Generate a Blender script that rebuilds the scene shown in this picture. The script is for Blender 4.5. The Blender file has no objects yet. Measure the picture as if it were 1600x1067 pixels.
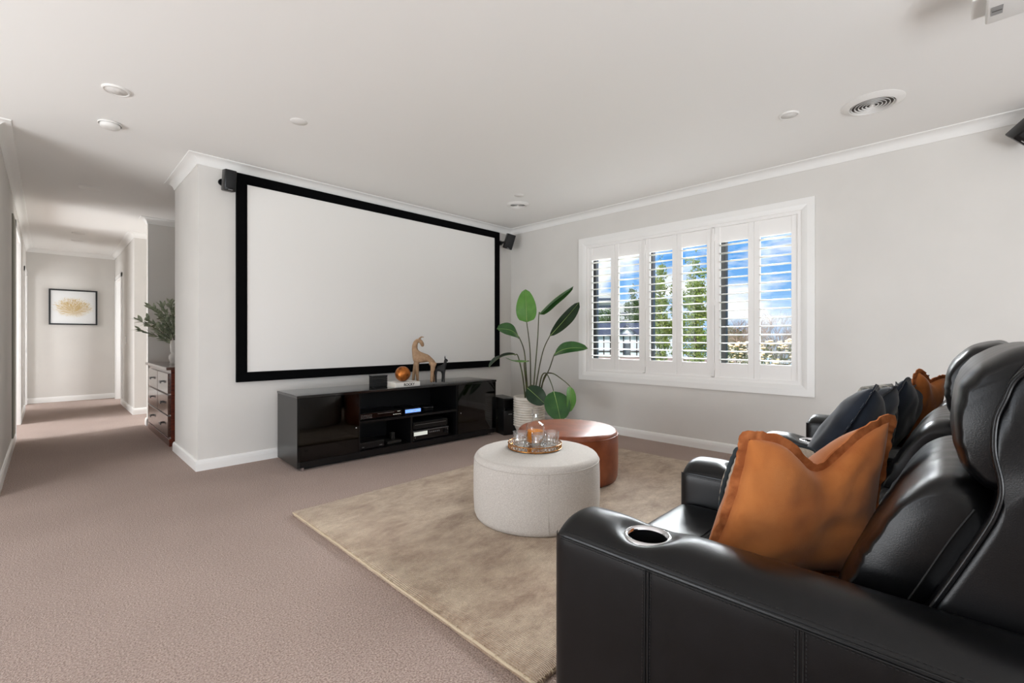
import bpy, bmesh, math, random
from mathutils import Vector, Matrix, noise
rnd = random.Random(7)
PI = math.pi
SC = bpy.context.scene
COL = SC.collection

# ---------------------------------------------------------------- camera
TH = math.radians(44.44); FPX = 712.0; HY = 528.0; CH = 1.10
cd = bpy.data.cameras.new('camera'); cam = bpy.data.objects.new('camera', cd); COL.objects.link(cam)
cd.sensor_width = 36; cd.lens = FPX / 1600 * 36; cd.shift_y = -(533.5 - HY) / 1600; cd.clip_start = 0.02; cd.clip_end = 600
cam.location = (0, 0, CH); cam.rotation_euler = (PI / 2, 0, TH - PI / 2)
SC.camera = cam
CF = Vector((math.cos(TH), math.sin(TH), 0)); CR = Vector((math.sin(TH), -math.cos(TH), 0))

def at(u, v, D):
    return CF * D + CR * ((u - 800) / FPX * D) + Vector((0, 0, CH + (HY - v) / FPX * D))

# ---------------------------------------------------------------- colour management
SC.view_settings.view_transform = 'Standard'
SC.view_settings.look = 'None'
SC.view_settings.gamma = 1
SC.view_settings.use_curve_mapping = False
SC.view_settings.exposure = 0.30
SC.cycles.use_denoising = True
SC.cycles.max_bounces = 14
SC.cycles.transmission_bounces = 14
SC.cycles.diffuse_bounces = 6
SC.cycles.transparent_max_bounces = 12
SC.cycles.sample_clamp_indirect = 8
SC.cycles.caustics_reflective = False
SC.cycles.caustics_refractive = False

# ---------------------------------------------------------------- sky
W = bpy.data.worlds.new('sky'); SC.world = W; W.use_nodes = True
nt = W.node_tree; nt.nodes.clear()
def N(t, tree, **kw):
    n = tree.nodes.new(t)
    for k, v in kw.items(): setattr(n, k, v)
    return n
out = N('ShaderNodeOutputWorld', nt); bg = N('ShaderNodeBackground', nt); tc = N('ShaderNodeTexCoord', nt)
sep = N('ShaderNodeSeparateXYZ', nt); grad = N('ShaderNodeValToRGB', nt)
grad.color_ramp.elements[0].position = 0.0; grad.color_ramp.elements[0].color = (0.36, 0.58, 0.85, 1)
grad.color_ramp.elements[1].position = 0.16; grad.color_ramp.elements[1].color = (0.085, 0.33, 0.76, 1)
mp = N('ShaderNodeMapping', nt); mp.inputs['Scale'].default_value = (2.2, 2.2, 7.0); mp.inputs['Location'].default_value = (0.4, 0.9, 0.2)
cn = N('ShaderNodeTexNoise', nt); cn.inputs['Scale'].default_value = 1.6; cn.inputs['Detail'].default_value = 7; cn.inputs['Roughness'].default_value = 0.55
cr = N('ShaderNodeValToRGB', nt); cr.color_ramp.elements[0].position = 0.50; cr.color_ramp.elements[1].position = 0.62
mx = N('ShaderNodeMix', nt, data_type='RGBA'); mx.inputs[7].default_value = (0.93, 0.94, 0.96, 1)
L = nt.links.new
L(tc.outputs['Generated'], sep.inputs[0]); L(sep.outputs['Z'], grad.inputs[0])
L(tc.outputs['Generated'], mp.inputs[0]); L(mp.outputs[0], cn.inputs['Vector']); L(cn.outputs['Fac'], cr.inputs[0])
L(cr.outputs[0], mx.inputs[0]); L(grad.outputs[0], mx.inputs[6]); L(mx.outputs[2], bg.inputs['Color'])
bg.inputs['Strength'].default_value = 1.0; L(bg.outputs[0], out.inputs[0])

# ---------------------------------------------------------------- lights
def area(name, loc, dirv, sx, sy, power, col=(1, 1, 1)):
    l = bpy.data.lights.new(name, 'AREA'); l.shape = 'RECTANGLE'; l.size = sx; l.size_y = sy; l.energy = power; l.color = col
    o = bpy.data.objects.new(name, l); COL.objects.link(o); o.location = loc
    o.rotation_euler = Vector(dirv).to_track_quat('-Z', 'Y').to_euler(); return o
sl = bpy.data.lights.new('sun', 'SUN'); sl.energy = 3.2; sl.angle = 0.01; sl.color = (1, 0.95, 0.87)
so = bpy.data.objects.new('sun', sl); COL.objects.link(so); so.rotation_euler = Vector((0.75, 0.45, -0.95)).to_track_quat('-Z', 'Y').to_euler()
area('daylight_left_doors', (-3.05, 2.6, 1.15), (1, 0.02, 0.05), 2.6, 2.0, 44, (0.95, 0.98, 1))
area('ground_bounce_fill_left', (-3.05, 2.6, 0.3), (1, 0.06, 0.85), 2.6, 0.6, 52, (0.97, 0.985, 1))  # added upward lamp standing in for ground bounce, brightens the ceiling
area('screen_wall_fill', (0.2, -3.15, 1.2), (0, 1, 0.1), 4.2, 2.2, 48, (0.95, 0.98, 1))  # unseen lamp added behind the camera to brighten the screen wall
area('ceiling_fill_back', (0.2, -3.15, 0.35), (0, 1, 0.8), 4.2, 0.7, 96, (0.97, 0.985, 1))  # second added lamp behind the camera, aimed upward to lift the ceiling
area('leather_highlight_panel', (15.5, 6.0, 6.9), (-1, -0.28, -0.42), 12.0, 3.6, 11500, (0.95, 0.975, 1))  # added panel outdoors, above the window view, for highlights on the black leather
area('daylight_hall_left', (-1.9, 7.9, 1.1), (1, -0.05, -0.1), 1.3, 2.0, 70, (0.95, 0.97, 1))
area('daylight_hall_right', (3.4, 7.9, 1.4), (-1, 0, 0), 1.0, 1.8, 30, (0.97, 0.98, 1))
area('daylight_far_room_left', (-1.9, 10.55, 1.2), (1, 0, 0), 1.3, 2.0, 45, (0.95, 0.97, 1))
area('daylight_far_room_right', (1.85, 10.4, 1.2), (-1, 0, 0), 1.0, 2.0, 25, (0.97, 0.98, 1))

# ---------------------------------------------------------------- materials
def s2l(c):
    def f(x):
        x /= 255.0
        return x / 12.92 if x <= 0.04045 else ((x + 0.055) / 1.055) ** 2.4
    return (f(c[0]), f(c[1]), f(c[2]), 1)
MATS = {}
def mat(name, c, rough=0.5, metal=0.0, spec=0.5, c2=None, nscale=20, ndetail=3, lo=0.35, hi=0.65, stretch=(1, 1, 1),
        bump=0.0, bscale=60, bdist=0.01, coat=0.0, trans=0.0, ior=1.45, sheen=0.0, bstretch=(1, 1, 1), emit=None, estr=0, alpha=1.0, sss=0.0):
    m = bpy.data.materials.new(name); m.use_nodes = True; t = m.node_tree; b = t.nodes['Principled BSDF']
    b.inputs['Base Color'].default_value = s2l(c); b.inputs['Roughness'].default_value = rough; b.inputs['Metallic'].default_value = metal
    b.inputs['Specular IOR Level'].default_value = spec; b.inputs['Coat Weight'].default_value = coat; b.inputs['IOR'].default_value = ior
    b.inputs['Transmission Weight'].default_value = trans; b.inputs['Sheen Weight'].default_value = sheen; b.inputs['Alpha'].default_value = alpha
    if coat: b.inputs['Coat Roughness'].default_value = 0.08
    tcn = N('ShaderNodeTexCoord', t)
    if c2 is not None:
        mpn = N('ShaderNodeMapping', t); mpn.inputs['Scale'].default_value = stretch
        n = N('ShaderNodeTexNoise', t); n.inputs['Scale'].default_value = nscale; n.inputs['Detail'].default_value = ndetail
        r = N('ShaderNodeValToRGB', t); r.color_ramp.elements[0].position = lo; r.color_ramp.elements[1].position = hi
        r.color_ramp.elements[0].color = s2l(c); r.color_ramp.elements[1].color = s2l(c2)
        t.links.new(tcn.outputs['Object'], mpn.inputs[0]); t.links.new(mpn.outputs[0], n.inputs['Vector'])
        t.links.new(n.outputs['Fac'], r.inputs[0]); t.links.new(r.outputs[0], b.inputs['Base Color'])
    if bump:
        mp2 = N('ShaderNodeMapping', t); mp2.inputs['Scale'].default_value = bstretch
        n2 = N('ShaderNodeTexNoise', t); n2.inputs['Scale'].default_value = bscale; n2.inputs['Detail'].default_value = 3
        bp = N('ShaderNodeBump', t); bp.inputs['Strength'].default_value = bump; bp.inputs['Distance'].default_value = bdist
        t.links.new(tcn.outputs['Object'], mp2.inputs[0]); t.links.new(mp2.outputs[0], n2.inputs['Vector'])
        t.links.new(n2.outputs['Fac'], bp.inputs['Height']); t.links.new(bp.outputs[0], b.inputs['Normal'])
    if emit: b.inputs['Emission Color'].default_value = s2l(emit); b.inputs['Emission Strength'].default_value = estr
    MATS[name] = m; return m

M_wall = mat('wall_paint', (217, 214, 209), 0.7, c2=(214, 211, 206), nscale=3, bump=0.05, bscale=400, bdist=0.001)
M_ceil = mat('ceiling_paint', (238, 237, 234), 0.85, bump=0.04, bscale=300, bdist=0.001)
M_trim = mat('white_gloss_trim', (238, 237, 234), 0.32)
M_cornice = mat('cornice_paint', (236, 235, 232), 0.7)
M_shut = mat('shutter_white', (240, 238, 235), 0.35)
M_screen = mat('projection_screen', (236, 234, 230), 0.85)
M_velvet = mat('black_velvet', (6, 6, 7), 0.95, spec=0.1)
M_blackgloss = mat('black_gloss', (9, 9, 10), 0.09, spec=0.55, coat=0.35)
M_blacksatin = mat('black_satin', (12, 12, 13), 0.3)
M_blackmatt = mat('black_matt', (14, 14, 15), 0.6)
M_carcass = mat('cabinet_side', (38, 37, 35), 0.32, spec=0.5)
M_chrome = mat('chrome', (225, 225, 228), 0.08, metal=1)
M_gold = mat('antique_gold', (196, 142, 84), 0.22, metal=1, c2=(150, 98, 52), nscale=60)
M_mirror = mat('mirror', (235, 235, 235), 0.03, metal=1)
M_copper = mat('hammered_copper', (196, 120, 54), 0.38, metal=0.75, c2=(120, 62, 24), nscale=22, ndetail=6, bump=0.3, bscale=60, bdist=0.004)
M_linen = mat('pale_linen', (208, 203, 197), 0.95, spec=0.2, c2=(184, 178, 172), nscale=320, ndetail=2, stretch=(1, 1, 0.55), bump=0.35, bscale=500, bdist=0.001)
M_tan = mat('tan_leather', (150, 82, 50), 0.34, c2=(122, 62, 36), nscale=9, ndetail=5, bump=0.2, bscale=220, bdist=0.001)
M_leather = mat('black_leather', (5, 5, 6), 0.30, spec=0.38, c2=(10, 10, 12), nscale=14, bump=0.16, bscale=420, bdist=0.001)
M_seam = mat('black_thread', (8, 8, 8), 0.6)
M_rust = mat('rust_linen', (190, 118, 62), 0.9, spec=0.2, c2=(172, 100, 48), nscale=9, ndetail=5, sheen=0.3, bump=0.3, bscale=380, bdist=0.0015)
M_rustedge = mat('rust_linen_edge', (196, 122, 74), 0.9, spec=0.2, c2=(150, 84, 46), nscale=30)
M_navy = mat('charcoal_navy_linen', (24, 29, 37), 0.9, spec=0.25, c2=(36, 43, 54), nscale=10, ndetail=5, sheen=0.35, bump=0.3, bscale=380, bdist=0.0015)
M_greyp = mat('grey_woven', (92, 96, 98), 0.95, c2=(168, 164, 154), nscale=60, ndetail=2, bump=0.4, bscale=200, bdist=0.002)
M_beigep = mat('beige_woven', (196, 184, 168), 0.95, c2=(172, 158, 142), nscale=90, bump=0.3, bscale=300, bdist=0.001)
M_cord = mat('dark_cord', (48, 56, 60), 0.9)
M_pot = mat('white_ribbed_ceramic', (226, 220, 210), 0.5, c2=(214, 206, 194), nscale=14)
M_soil = mat('potting_soil', (48, 38, 30), 0.95, c2=(28, 22, 18), nscale=50, bump=1, bscale=50)
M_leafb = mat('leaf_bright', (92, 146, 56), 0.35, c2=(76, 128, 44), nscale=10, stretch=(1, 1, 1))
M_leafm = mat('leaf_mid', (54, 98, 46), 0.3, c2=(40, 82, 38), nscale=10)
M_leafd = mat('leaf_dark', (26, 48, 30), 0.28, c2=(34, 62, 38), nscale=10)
M_rib = mat('leaf_rib', (150, 178, 104), 0.4)
M_stem = mat('plant_stem', (84, 92, 50), 0.45, c2=(62, 58, 34), nscale=12)
M_dwood = mat('mahogany', (70, 26, 12), 0.22, coat=0.4, c2=(104, 40, 18), nscale=5, ndetail=6, stretch=(1, 1, 10))
M_dfront = mat('dark_stained_wood', (66, 42, 34), 0.18, coat=0.6, c2=(90, 60, 48), nscale=5, ndetail=6, stretch=(1, 1, 9))
M_art = None
M_oak = mat('horse_clay', (168, 138, 108), 0.75, c2=(148, 118, 90), nscale=30, bump=0.3, bscale=160, bdist=0.002)
M_hblack = mat('black_clay', (24, 24, 25), 0.6, bump=0.2, bscale=150, bdist=0.002)
M_paper = mat('white_cover', (236, 234, 228), 0.4)
M_alum = mat('black_aluminium', (14, 13, 13), 0.4)
M_vase = mat('white_vase', (232, 230, 226), 0.4)
M_olive = mat('olive_leaf', (132, 142, 116), 0.6, c2=(176, 182, 158), nscale=30)
M_twig = mat('olive_twig', (70, 58, 44), 0.7)
M_sdark = mat('grey_green_reveal', (128, 126, 112), 0.6)
M_vent = mat('white_vent_plastic', (228, 226, 222), 0.4)
M_ventin = mat('vent_duct', (92, 87, 84), 0.8)
M_proj = mat('projector_plastic', (226, 225, 222), 0.4)
M_silver = mat('silver_fascia', (150, 150, 150), 0.35, metal=0.6)
M_lens = mat('label_white', (240, 240, 238), 0.4)
M_display = mat('lit_blue_display', (110, 150, 230), 0.4, emit=(120, 165, 255), estr=0.9)
M_displayg = mat('lit_pale_display', (190, 190, 180), 0.4, emit=(220, 225, 215), estr=0.5)
M_display2 = M_displayg

# smoked door glass
def smoke_mat():
    m = bpy.data.materials.new('smoked_glass'); m.use_nodes = True; t = m.node_tree; t.nodes.clear()
    o = N('ShaderNodeOutputMaterial', t); tr = N('ShaderNodeBsdfTransparent', t); tr.inputs[0].default_value = (0.22, 0.22, 0.22, 1)
    g = N('ShaderNodeBsdfGlossy', t); g.inputs['Roughness'].default_value = 0.03; g.inputs[0].default_value = (0.9, 0.9, 0.9, 1)
    f = N('ShaderNodeFresnel', t); f.inputs[0].default_value = 1.5; x = N('ShaderNodeMixShader', t)
    t.links.new(f.outputs[0], x.inputs[0]); t.links.new(tr.outputs[0], x.inputs[1]); t.links.new(g.outputs[0], x.inputs[2]); t.links.new(x.outputs[0], o.inputs[0]); return m
M_smoke = smoke_mat()
def pane_mat():
    m = bpy.data.materials.new('window_glass'); m.use_nodes = True; t = m.node_tree; t.nodes.clear()
    o = N('ShaderNodeOutputMaterial', t); tr = N('ShaderNodeBsdfTransparent', t); tr.inputs[0].default_value = (0.97, 0.98, 0.98, 1)
    g = N('ShaderNodeBsdfGlossy', t); g.inputs['Roughness'].default_value = 0.0
    f = N('ShaderNodeFresnel', t); f.inputs[0].default_value = 1.3; x = N('ShaderNodeMixShader', t)
    t.links.new(f.outputs[0], x.inputs[0]); t.links.new(tr.outputs[0], x.inputs[1]); t.links.new(g.outputs[0], x.inputs[2]); t.links.new(x.outputs[0], o.inputs[0]); return m
M_pane = pane_mat()
def thin_glass(name, tint, ior, diff=None, dmix=0.0, rough=0.02, bump=0.0):
    m = bpy.data.materials.new(name); m.use_nodes = True; t = m.node_tree; t.nodes.clear()
    o = N('ShaderNodeOutputMaterial', t); tr = N('ShaderNodeBsdfTransparent', t); tr.inputs[0].default_value = tint
    g = N('ShaderNodeBsdfGlossy', t); g.inputs['Roughness'].default_value = rough
    lw = N('ShaderNodeLayerWeight', t); lw.inputs[0].default_value = 0.5
    pw = N('ShaderNodeMath', t, operation='POWER'); pw.inputs[1].default_value = 4.0; t.links.new(lw.outputs['Facing'], pw.inputs[0])
    f = N('ShaderNodeMath', t, operation='MULTIPLY_ADD'); f.inputs[1].default_value = 0.8; f.inputs[2].default_value = 0.15 if ior > 1.4 else 0.03; t.links.new(pw.outputs[0], f.inputs[0]); x = N('ShaderNodeMixShader', t); src = tr
    if diff:
        d = N('ShaderNodeBsdfDiffuse', t); d.inputs[0].default_value = diff; x0 = N('ShaderNodeMixShader', t); x0.inputs[0].default_value = dmix
        t.links.new(tr.outputs[0], x0.inputs[1]); t.links.new(d.outputs[0], x0.inputs[2]); src = x0
    t.links.new(f.outputs[0], x.inputs[0]); t.links.new(src.outputs[0], x.inputs[1]); t.links.new(g.outputs[0], x.inputs[2]); t.links.new(x.outputs[0], o.inputs[0]); return m
M_glass = thin_glass('clear_glass', (0.97, 0.98, 0.98, 1), 1.5)
M_whisky = thin_glass('whisky', (0.96, 0.52, 0.08, 1), 1.33, (0.95, 0.30, 0.012, 1), 0.82)
M_bottle = thin_glass('decanter_glass', (0.98, 0.99, 0.99, 1), 1.39)

# carpet
def carpet_mat():
    m = bpy.data.materials.new('loop_carpet'); m.use_nodes = True; t = m.node_tree; b = t.nodes['Principled BSDF']
    b.inputs['Roughness'].default_value = 0.95; b.inputs['Specular IOR Level'].default_value = 0.1; b.inputs['Sheen Weight'].default_value = 0.15
    tcn = N('ShaderNodeTexCoord', t); n = N('ShaderNodeTexNoise', t); n.inputs['Scale'].default_value = 160; n.inputs['Detail'].default_value = 4
    v = N('ShaderNodeTexVoronoi', t); v.inputs['Scale'].default_value = 230
    big = N('ShaderNodeTexNoise', t); big.inputs['Scale'].default_value = 1.1; big.inputs['Detail'].default_value = 3
    r = N('ShaderNodeValToRGB', t); r.color_ramp.elements[0].position = 0.36; r.color_ramp.elements[1].position = 0.66
    r.color_ramp.elements[0].color = s2l((142, 120, 110)); r.color_ramp.elements[1].color = s2l((198, 177, 166))
    mxx = N('ShaderNodeMix', t, data_type='RGBA', blend_type='MULTIPLY'); mxx.inputs[0].default_value = 1
    br = N('ShaderNodeValToRGB', t); br.color_ramp.elements[0].position = 0.3; br.color_ramp.elements[1].position = 0.7
    br.color_ramp.elements[0].color = (0.86, 0.85, 0.84, 1); br.color_ramp.elements[1].color = (1, 1, 1, 1)
    bp = N('ShaderNodeBump', t); bp.inputs['Strength'].default_value = 0.7; bp.inputs['Distance'].default_value = 0.006
    for x in (n, v, big): t.links.new(tcn.outputs['Object'], x.inputs['Vector'])
    t.links.new(n.outputs['Fac'], r.inputs[0]); t.links.new(r.outputs[0], mxx.inputs[6]); t.links.new(big.outputs['Fac'], br.inputs[0])
    t.links.new(br.outputs[0], mxx.inputs[7]); t.links.new(mxx.outputs[2], b.inputs['Base Color'])
    t.links.new(v.outputs['Distance'], bp.inputs['Height']); t.links.new(bp.outputs[0], b.inputs['Normal']); return m
M_carpet = carpet_mat()

def rug_mat():
    m = bpy.data.materials.new('viscose_rug'); m.use_nodes = True; t = m.node_tree; b = t.nodes['Principled BSDF']
    b.inputs['Roughness'].default_value = 0.7; b.inputs['Specular IOR Level'].default_value = 0.25; b.inputs['Sheen Weight'].default_value = 0.35
    tcn = N('ShaderNodeTexCoord', t)
    mpn = N('ShaderNodeMapping', t); mpn.inputs['Scale'].default_value = (1.0, 1.7, 1)
    n = N('ShaderNodeTexNoise', t); n.inputs['Scale'].default_value = 3.2; n.inputs['Detail'].default_value = 13; n.inputs['Roughness'].default_value = 0.78; n.inputs['Distortion'].default_value = 0.15
    r = N('ShaderNodeValToRGB', t); r.color_ramp.elements[0].position = 0.36; r.color_ramp.elements[1].position = 0.66
    r.color_ramp.elements[0].color = s2l((146, 117, 92)); r.color_ramp.elements[1].color = s2l((216, 196, 170))
    # ribs along the length (Y)
    w = N('ShaderNodeTexWave', t, wave_type='BANDS', bands_direction='X'); w.inputs['Scale'].default_value = 42; w.inputs['Distortion'].default_value = 0.6; w.inputs['Detail'].default_value = 1
    fine = N('ShaderNodeTexNoise', t); fine.inputs['Scale'].default_value = 240; fine.inputs['Detail'].default_value = 2
    mxx = N('ShaderNodeMix', t, data_type='RGBA', blend_type='MULTIPLY'); mxx.inputs[0].default_value = 1
    fr = N('ShaderNodeValToRGB', t); fr.color_ramp.elements[0].position = 0.3; fr.color_ramp.elements[1].position = 0.65
    fr.color_ramp.elements[0].color = (0.72, 0.70, 0.67, 1); fr.color_ramp.elements[1].color = (1, 1, 1, 1)
    ad = N('ShaderNodeMath', t, operation='ADD'); bp = N('ShaderNodeBump', t); bp.inputs['Strength'].default_value = 0.6; bp.inputs['Distance'].default_value = 0.005
    t.links.new(tcn.outputs['Object'], mpn.inputs[0]); t.links.new(mpn.outputs[0], n.inputs['Vector'])
    t.links.new(tcn.outputs['Object'], w.inputs['Vector']); t.links.new(tcn.outputs['Object'], fine.inputs['Vector'])
    t.links.new(n.outputs['Fac'], r.inputs[0]); t.links.new(r.outputs[0], mxx.inputs[6]); t.links.new(fine.outputs['Fac'], fr.inputs[0]); t.links.new(fr.outputs[0], mxx.inputs[7])
    t.links.new(mxx.outputs[2], b.inputs['Base Color']); t.links.new(w.outputs['Fac'], ad.inputs[0]); t.links.new(fine.outputs['Fac'], ad.inputs[1])
    t.links.new(ad.outputs[0], bp.inputs['Height']); t.links.new(bp.outputs[0], b.inputs['Normal']); return m
M_rug = rug_mat()
M_rugedge = mat('rug_edge_yarn', (196, 178, 152), 0.85)

# ---------------------------------------------------------------- helpers
def thing(name, label, cat, loc=(0, 0, 0), rz=0.0, group=None):
    o = bpy.data.objects.new(name, None); COL.objects.link(o); o.location = loc; o.rotation_euler = (0, 0, rz)
    o.empty_display_size = 0.1
    o['label'] = label; o['category'] = cat
    if group: o['group'] = group
    return o
def tag(o, label, cat, group=None, kind=None):
    o['label'] = label; o['category'] = cat
    if group: o['group'] = group
    if kind: o['kind'] = kind
    return o
def obj(name, bm, m, parent=None, smooth=False, sharp=None, label=None, local=None):
    me = bpy.data.meshes.new(name)
    bmesh.ops.recalc_face_normals(bm, faces=bm.faces[:])
    bm.to_mesh(me); bm.free()
    for mm in (m if isinstance(m, (list, tuple)) else [m]): me.materials.append(mm)
    if smooth:
        for p in me.polygons: p.use_smooth = True
        if sharp is not None:
            me.set_sharp_from_angle(angle=math.radians(sharp))
    o = bpy.data.objects.new(name, me); COL.objects.link(o)
    if parent is not None:
        o.parent = parent
        if local is None and False: pass
    if label: o['label'] = label
    return o
def wpart(name, bm, m, parent, **k):
    """a part whose mesh was written in world coordinates"""
    mw = Matrix.Translation(parent.location) @ parent.rotation_euler.to_matrix().to_4x4() if parent.parent is None else None
    if mw is None:
        p = parent; mats = []
        while p is not None:
            mats.append(Matrix.Translation(p.location) @ p.rotation_euler.to_matrix().to_4x4()); p = p.parent
        mw = Matrix.Identity(4)
        for q in reversed(mats): mw = mw @ q
    bm.transform(mw.inverted())
    return obj(name, bm, m, parent, **k)
def struct(name, bm, m, parent=None, **k):
    o = obj(name, bm, m, parent, **k)
    if parent is None: o['kind'] = 'structure'
    return o
def B(): return bmesh.new()
def box(bm, x0, x1, y0, y1, z0, z1, bev=0, seg=2):
    c = ((x0 + x1) / 2, (y0 + y1) / 2, (z0 + z1) / 2)
    r = bmesh.ops.create_cube(bm, size=1, matrix=Matrix.Translation(c) @ Matrix.Diagonal((abs(x1 - x0), abs(y1 - y0), abs(z1 - z0), 1)))
    if bev:
        es = {e for v in r['verts'] for e in v.link_edges}
        bmesh.ops.bevel(bm, geom=list(es), offset=bev, segments=seg, affect='EDGES', profile=0.5)
    return bm
def bx(*a, **k): return box(B(), *a, **k)
def cyl(bm, c, r, h, axis='Z', seg=24, r2=None, cap=True):
    R = {'Z': Matrix.Identity(4), 'X': Matrix.Rotation(PI / 2, 4, 'Y'), 'Y': Matrix.Rotation(-PI / 2, 4, 'X')}[axis]
    bmesh.ops.create_cone(bm, cap_ends=cap, segments=seg, radius1=r, radius2=r if r2 is None else r2, depth=h, matrix=Matrix.Translation(c) @ R)
    return bm
def lathe(bm, prof, c=(0, 0, 0), seg=32):
    c = Vector(c); rings = []
    for r, z in prof:
        if r < 1e-5: rings.append([bm.verts.new(c + Vector((0, 0, z)))])
        else: rings.append([bm.verts.new(c + Vector((r * math.cos(2 * PI * k / seg), r * math.sin(2 * PI * k / seg), z))) for k in range(seg)])
    for a, b in zip(rings, rings[1:]):
        if len(a) == 1 and len(b) == 1: continue
        for k in range(seg):
            k2 = (k + 1) % seg
            if len(a) == 1: bm.faces.new((a[0], b[k], b[k2]))
            elif len(b) == 1: bm.faces.new((a[k], a[k2], b[0]))
            else: bm.faces.new((a[k], a[k2], b[k2], b[k]))
    return bm
def loft(bm, rings, cap=True, close=True):
    vs = [[bm.verts.new(p) for p in r] for r in rings]
    n = len(vs[0])
    for a, b in zip(vs, vs[1:]):
        for k in range(n if close else n - 1):
            k2 = (k + 1) % n
            bm.faces.new((a[k], a[k2], b[k2], b[k]))
    if cap:
        bm.faces.new(vs[0]); bm.faces.new(list(reversed(vs[-1])))
    return vs
def smooth_path(pts, n=6):
    pts = [Vector(p) for p in pts]
    if len(pts) < 3: return pts
    P = [pts[0] * 2 - pts[1]] + pts + [pts[-1] * 2 - pts[-2]]; o = []
    for i in range(1, len(P) - 2):
        for k in range(n):
            t = k / n; a, b, c, d = P[i - 1], P[i], P[i + 1], P[i + 2]
            o.append(0.5 * ((2 * b) + (c - a) * t + (2 * a - 5 * b + 4 * c - d) * t * t + (3 * b - a - 3 * c + d) * t ** 3))
    o.append(pts[-1]); return o
def tube(bm, pts, r, seg=8, r2=None, cap=True):
    pts = [Vector(p) for p in pts]; rings = []; n = len(pts)
    up = None
    for i, p in enumerate(pts):
        d = (pts[min(i + 1, n - 1)] - pts[max(i - 1, 0)])
        if d.length < 1e-9: d = Vector((0, 0, 1))
        d.normalize()
        if up is None:
            up = Vector((0, 0, 1)) if abs(d.z) < 0.9 else Vector((1, 0, 0))
        a = d.cross(up)
        if a.length < 1e-6: a = d.cross(Vector((0, 1, 0)))
        a.normalize(); b = d.cross(a).normalized(); up = -b
        rr = r if r2 is None else r + (r2 - r) * i / max(1, n - 1)
        rings.append([p + a * (rr * math.cos(2 * PI * k / seg)) + b * (rr * math.sin(2 * PI * k / seg)) for k in range(seg)])
    loft(bm, rings, cap); return bm
def prism(bm, pts, z0, z1):
    a = [bm.verts.new((x, y, z0)) for x, y in pts]; b = [bm.verts.new((x, y, z1)) for x, y in pts]; n = len(pts)
    bm.faces.new(a); bm.faces.new(list(reversed(b)))
    for k in range(n): bm.faces.new((a[k], a[(k + 1) % n], b[(k + 1) % n], b[k]))
    return bm
def sweep_profile(bm, path, prof, closed=False):
    """path: list of (x,y) going round with room on the LEFT side; prof: list of (out, z) with out = distance from wall into the room. mitred"""
    n = len(path); rings = []
    for i in range(n):
        p = Vector(path[i]).to_2d()
        if closed or (0 < i < n - 1):
            a = (p - Vector(path[(i - 1) % n])).normalized(); b = (Vector(path[(i + 1) % n]) - p).normalized()
            na = Vector((-a.y, a.x)); nb = Vector((-b.y, b.x)); m = (na + nb)
            m = m / max(0.2, (1 + na.dot(nb)))
        else:
            a = (Vector(path[1]) - Vector(path[0])).normalized() if i == 0 else (p - Vector(path[i - 1])).normalized()
            m = Vector((-a.y, a.x))
        rings.append([(p.x + m.x * o, p.y + m.y * o, z) for o, z in prof])
    if closed: rings.append(rings[0])
    loft(bm, rings, cap=not closed); return bm
def dup(o, parent=None):
    c = o.copy(); COL.objects.link(c); c.parent = parent
    for ch in [q for q in o.children]: dup(ch, c)
    return c

# ================================================================ ROOM
CZ = 2.61; YS = 4.494; XW = 4.56; XL = -0.25; XR = 0.872; YE = 11.1
struct('floor', bx(-6, XW + 0.1, -3.3, 12.5, -0.12, 0), M_carpet)
struct('ceiling', bx(-6, XW + 0.35, -3.3, 12.5, CZ, CZ + 0.12), M_ceil)
# screen wall block with its end face towards the hall
struct('wall_front', bx(XR, XW, YS, YS + 0.12, 0, CZ), M_wall)
struct('wall_column', bx(XR, XR + 0.11, YS + 0.12, 5.46, 0, CZ), M_wall)
# window wall with opening
wy0, wy1, wz0, wz1 = 0.955, 3.225, 0.68, 2.215
bm = B(); box(bm, XW, XW + 0.25, -3.3, wy0, 0, CZ); box(bm, XW, XW + 0.25, wy1, 8, 0, CZ); box(bm, XW, XW + 0.25, wy0, wy1, 0, wz0); box(bm, XW, XW + 0.25, wy0, wy1, wz1, CZ)
struct('wall_right', bm, M_wall)
# recess behind the screen wall, nib wall and passage
struct('wall_recess_end', bx(0.885, 2.6, 7.28, 7.38, 0, CZ), M_wall)
struct('wall_recess_side', bx(1.60, 1.68, YS + 0.12, 7.28, 0, CZ), M_wall)
struct('wall_passage_end', bx(XR + 0.1, 3.6, 8.45, 8.55, 0, CZ), M_wall)
bm = B(); box(bm, XR, XR + 0.1, 8.45, 9.98, 0, CZ); box(bm, XR, XR + 0.1, 10.86, YE, 0, CZ); box(bm, XR, XR + 0.1, 9.98, 10.86, 2.12, CZ)
struct('wall_hall_right', bm, M_wall)
struct('wall_hall_end', bx(XL - 0.1, XR + 0.1, YE, YE + 0.1, 0, CZ), M_wall)
bm = B(); box(bm, XL - 0.11, XL, 4.76, 7.2, 0, CZ); box(bm, XL - 0.11, XL, 8.55, 10.15, 0, CZ); box(bm, XL - 0.11, XL, 7.2, 8.55, 2.3, CZ)
box(bm, XL - 0.11, XL, 10.95, YE, 0, CZ); box(bm, XL - 0.11, XL, 10.15, 10.95, 2.12, CZ)
struct('wall_hall_left', bm, M_wall)
struct('wall_left_return', bx(-4.2, XL - 0.11, 4.76, 4.87, 0, CZ), M_wall)
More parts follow.
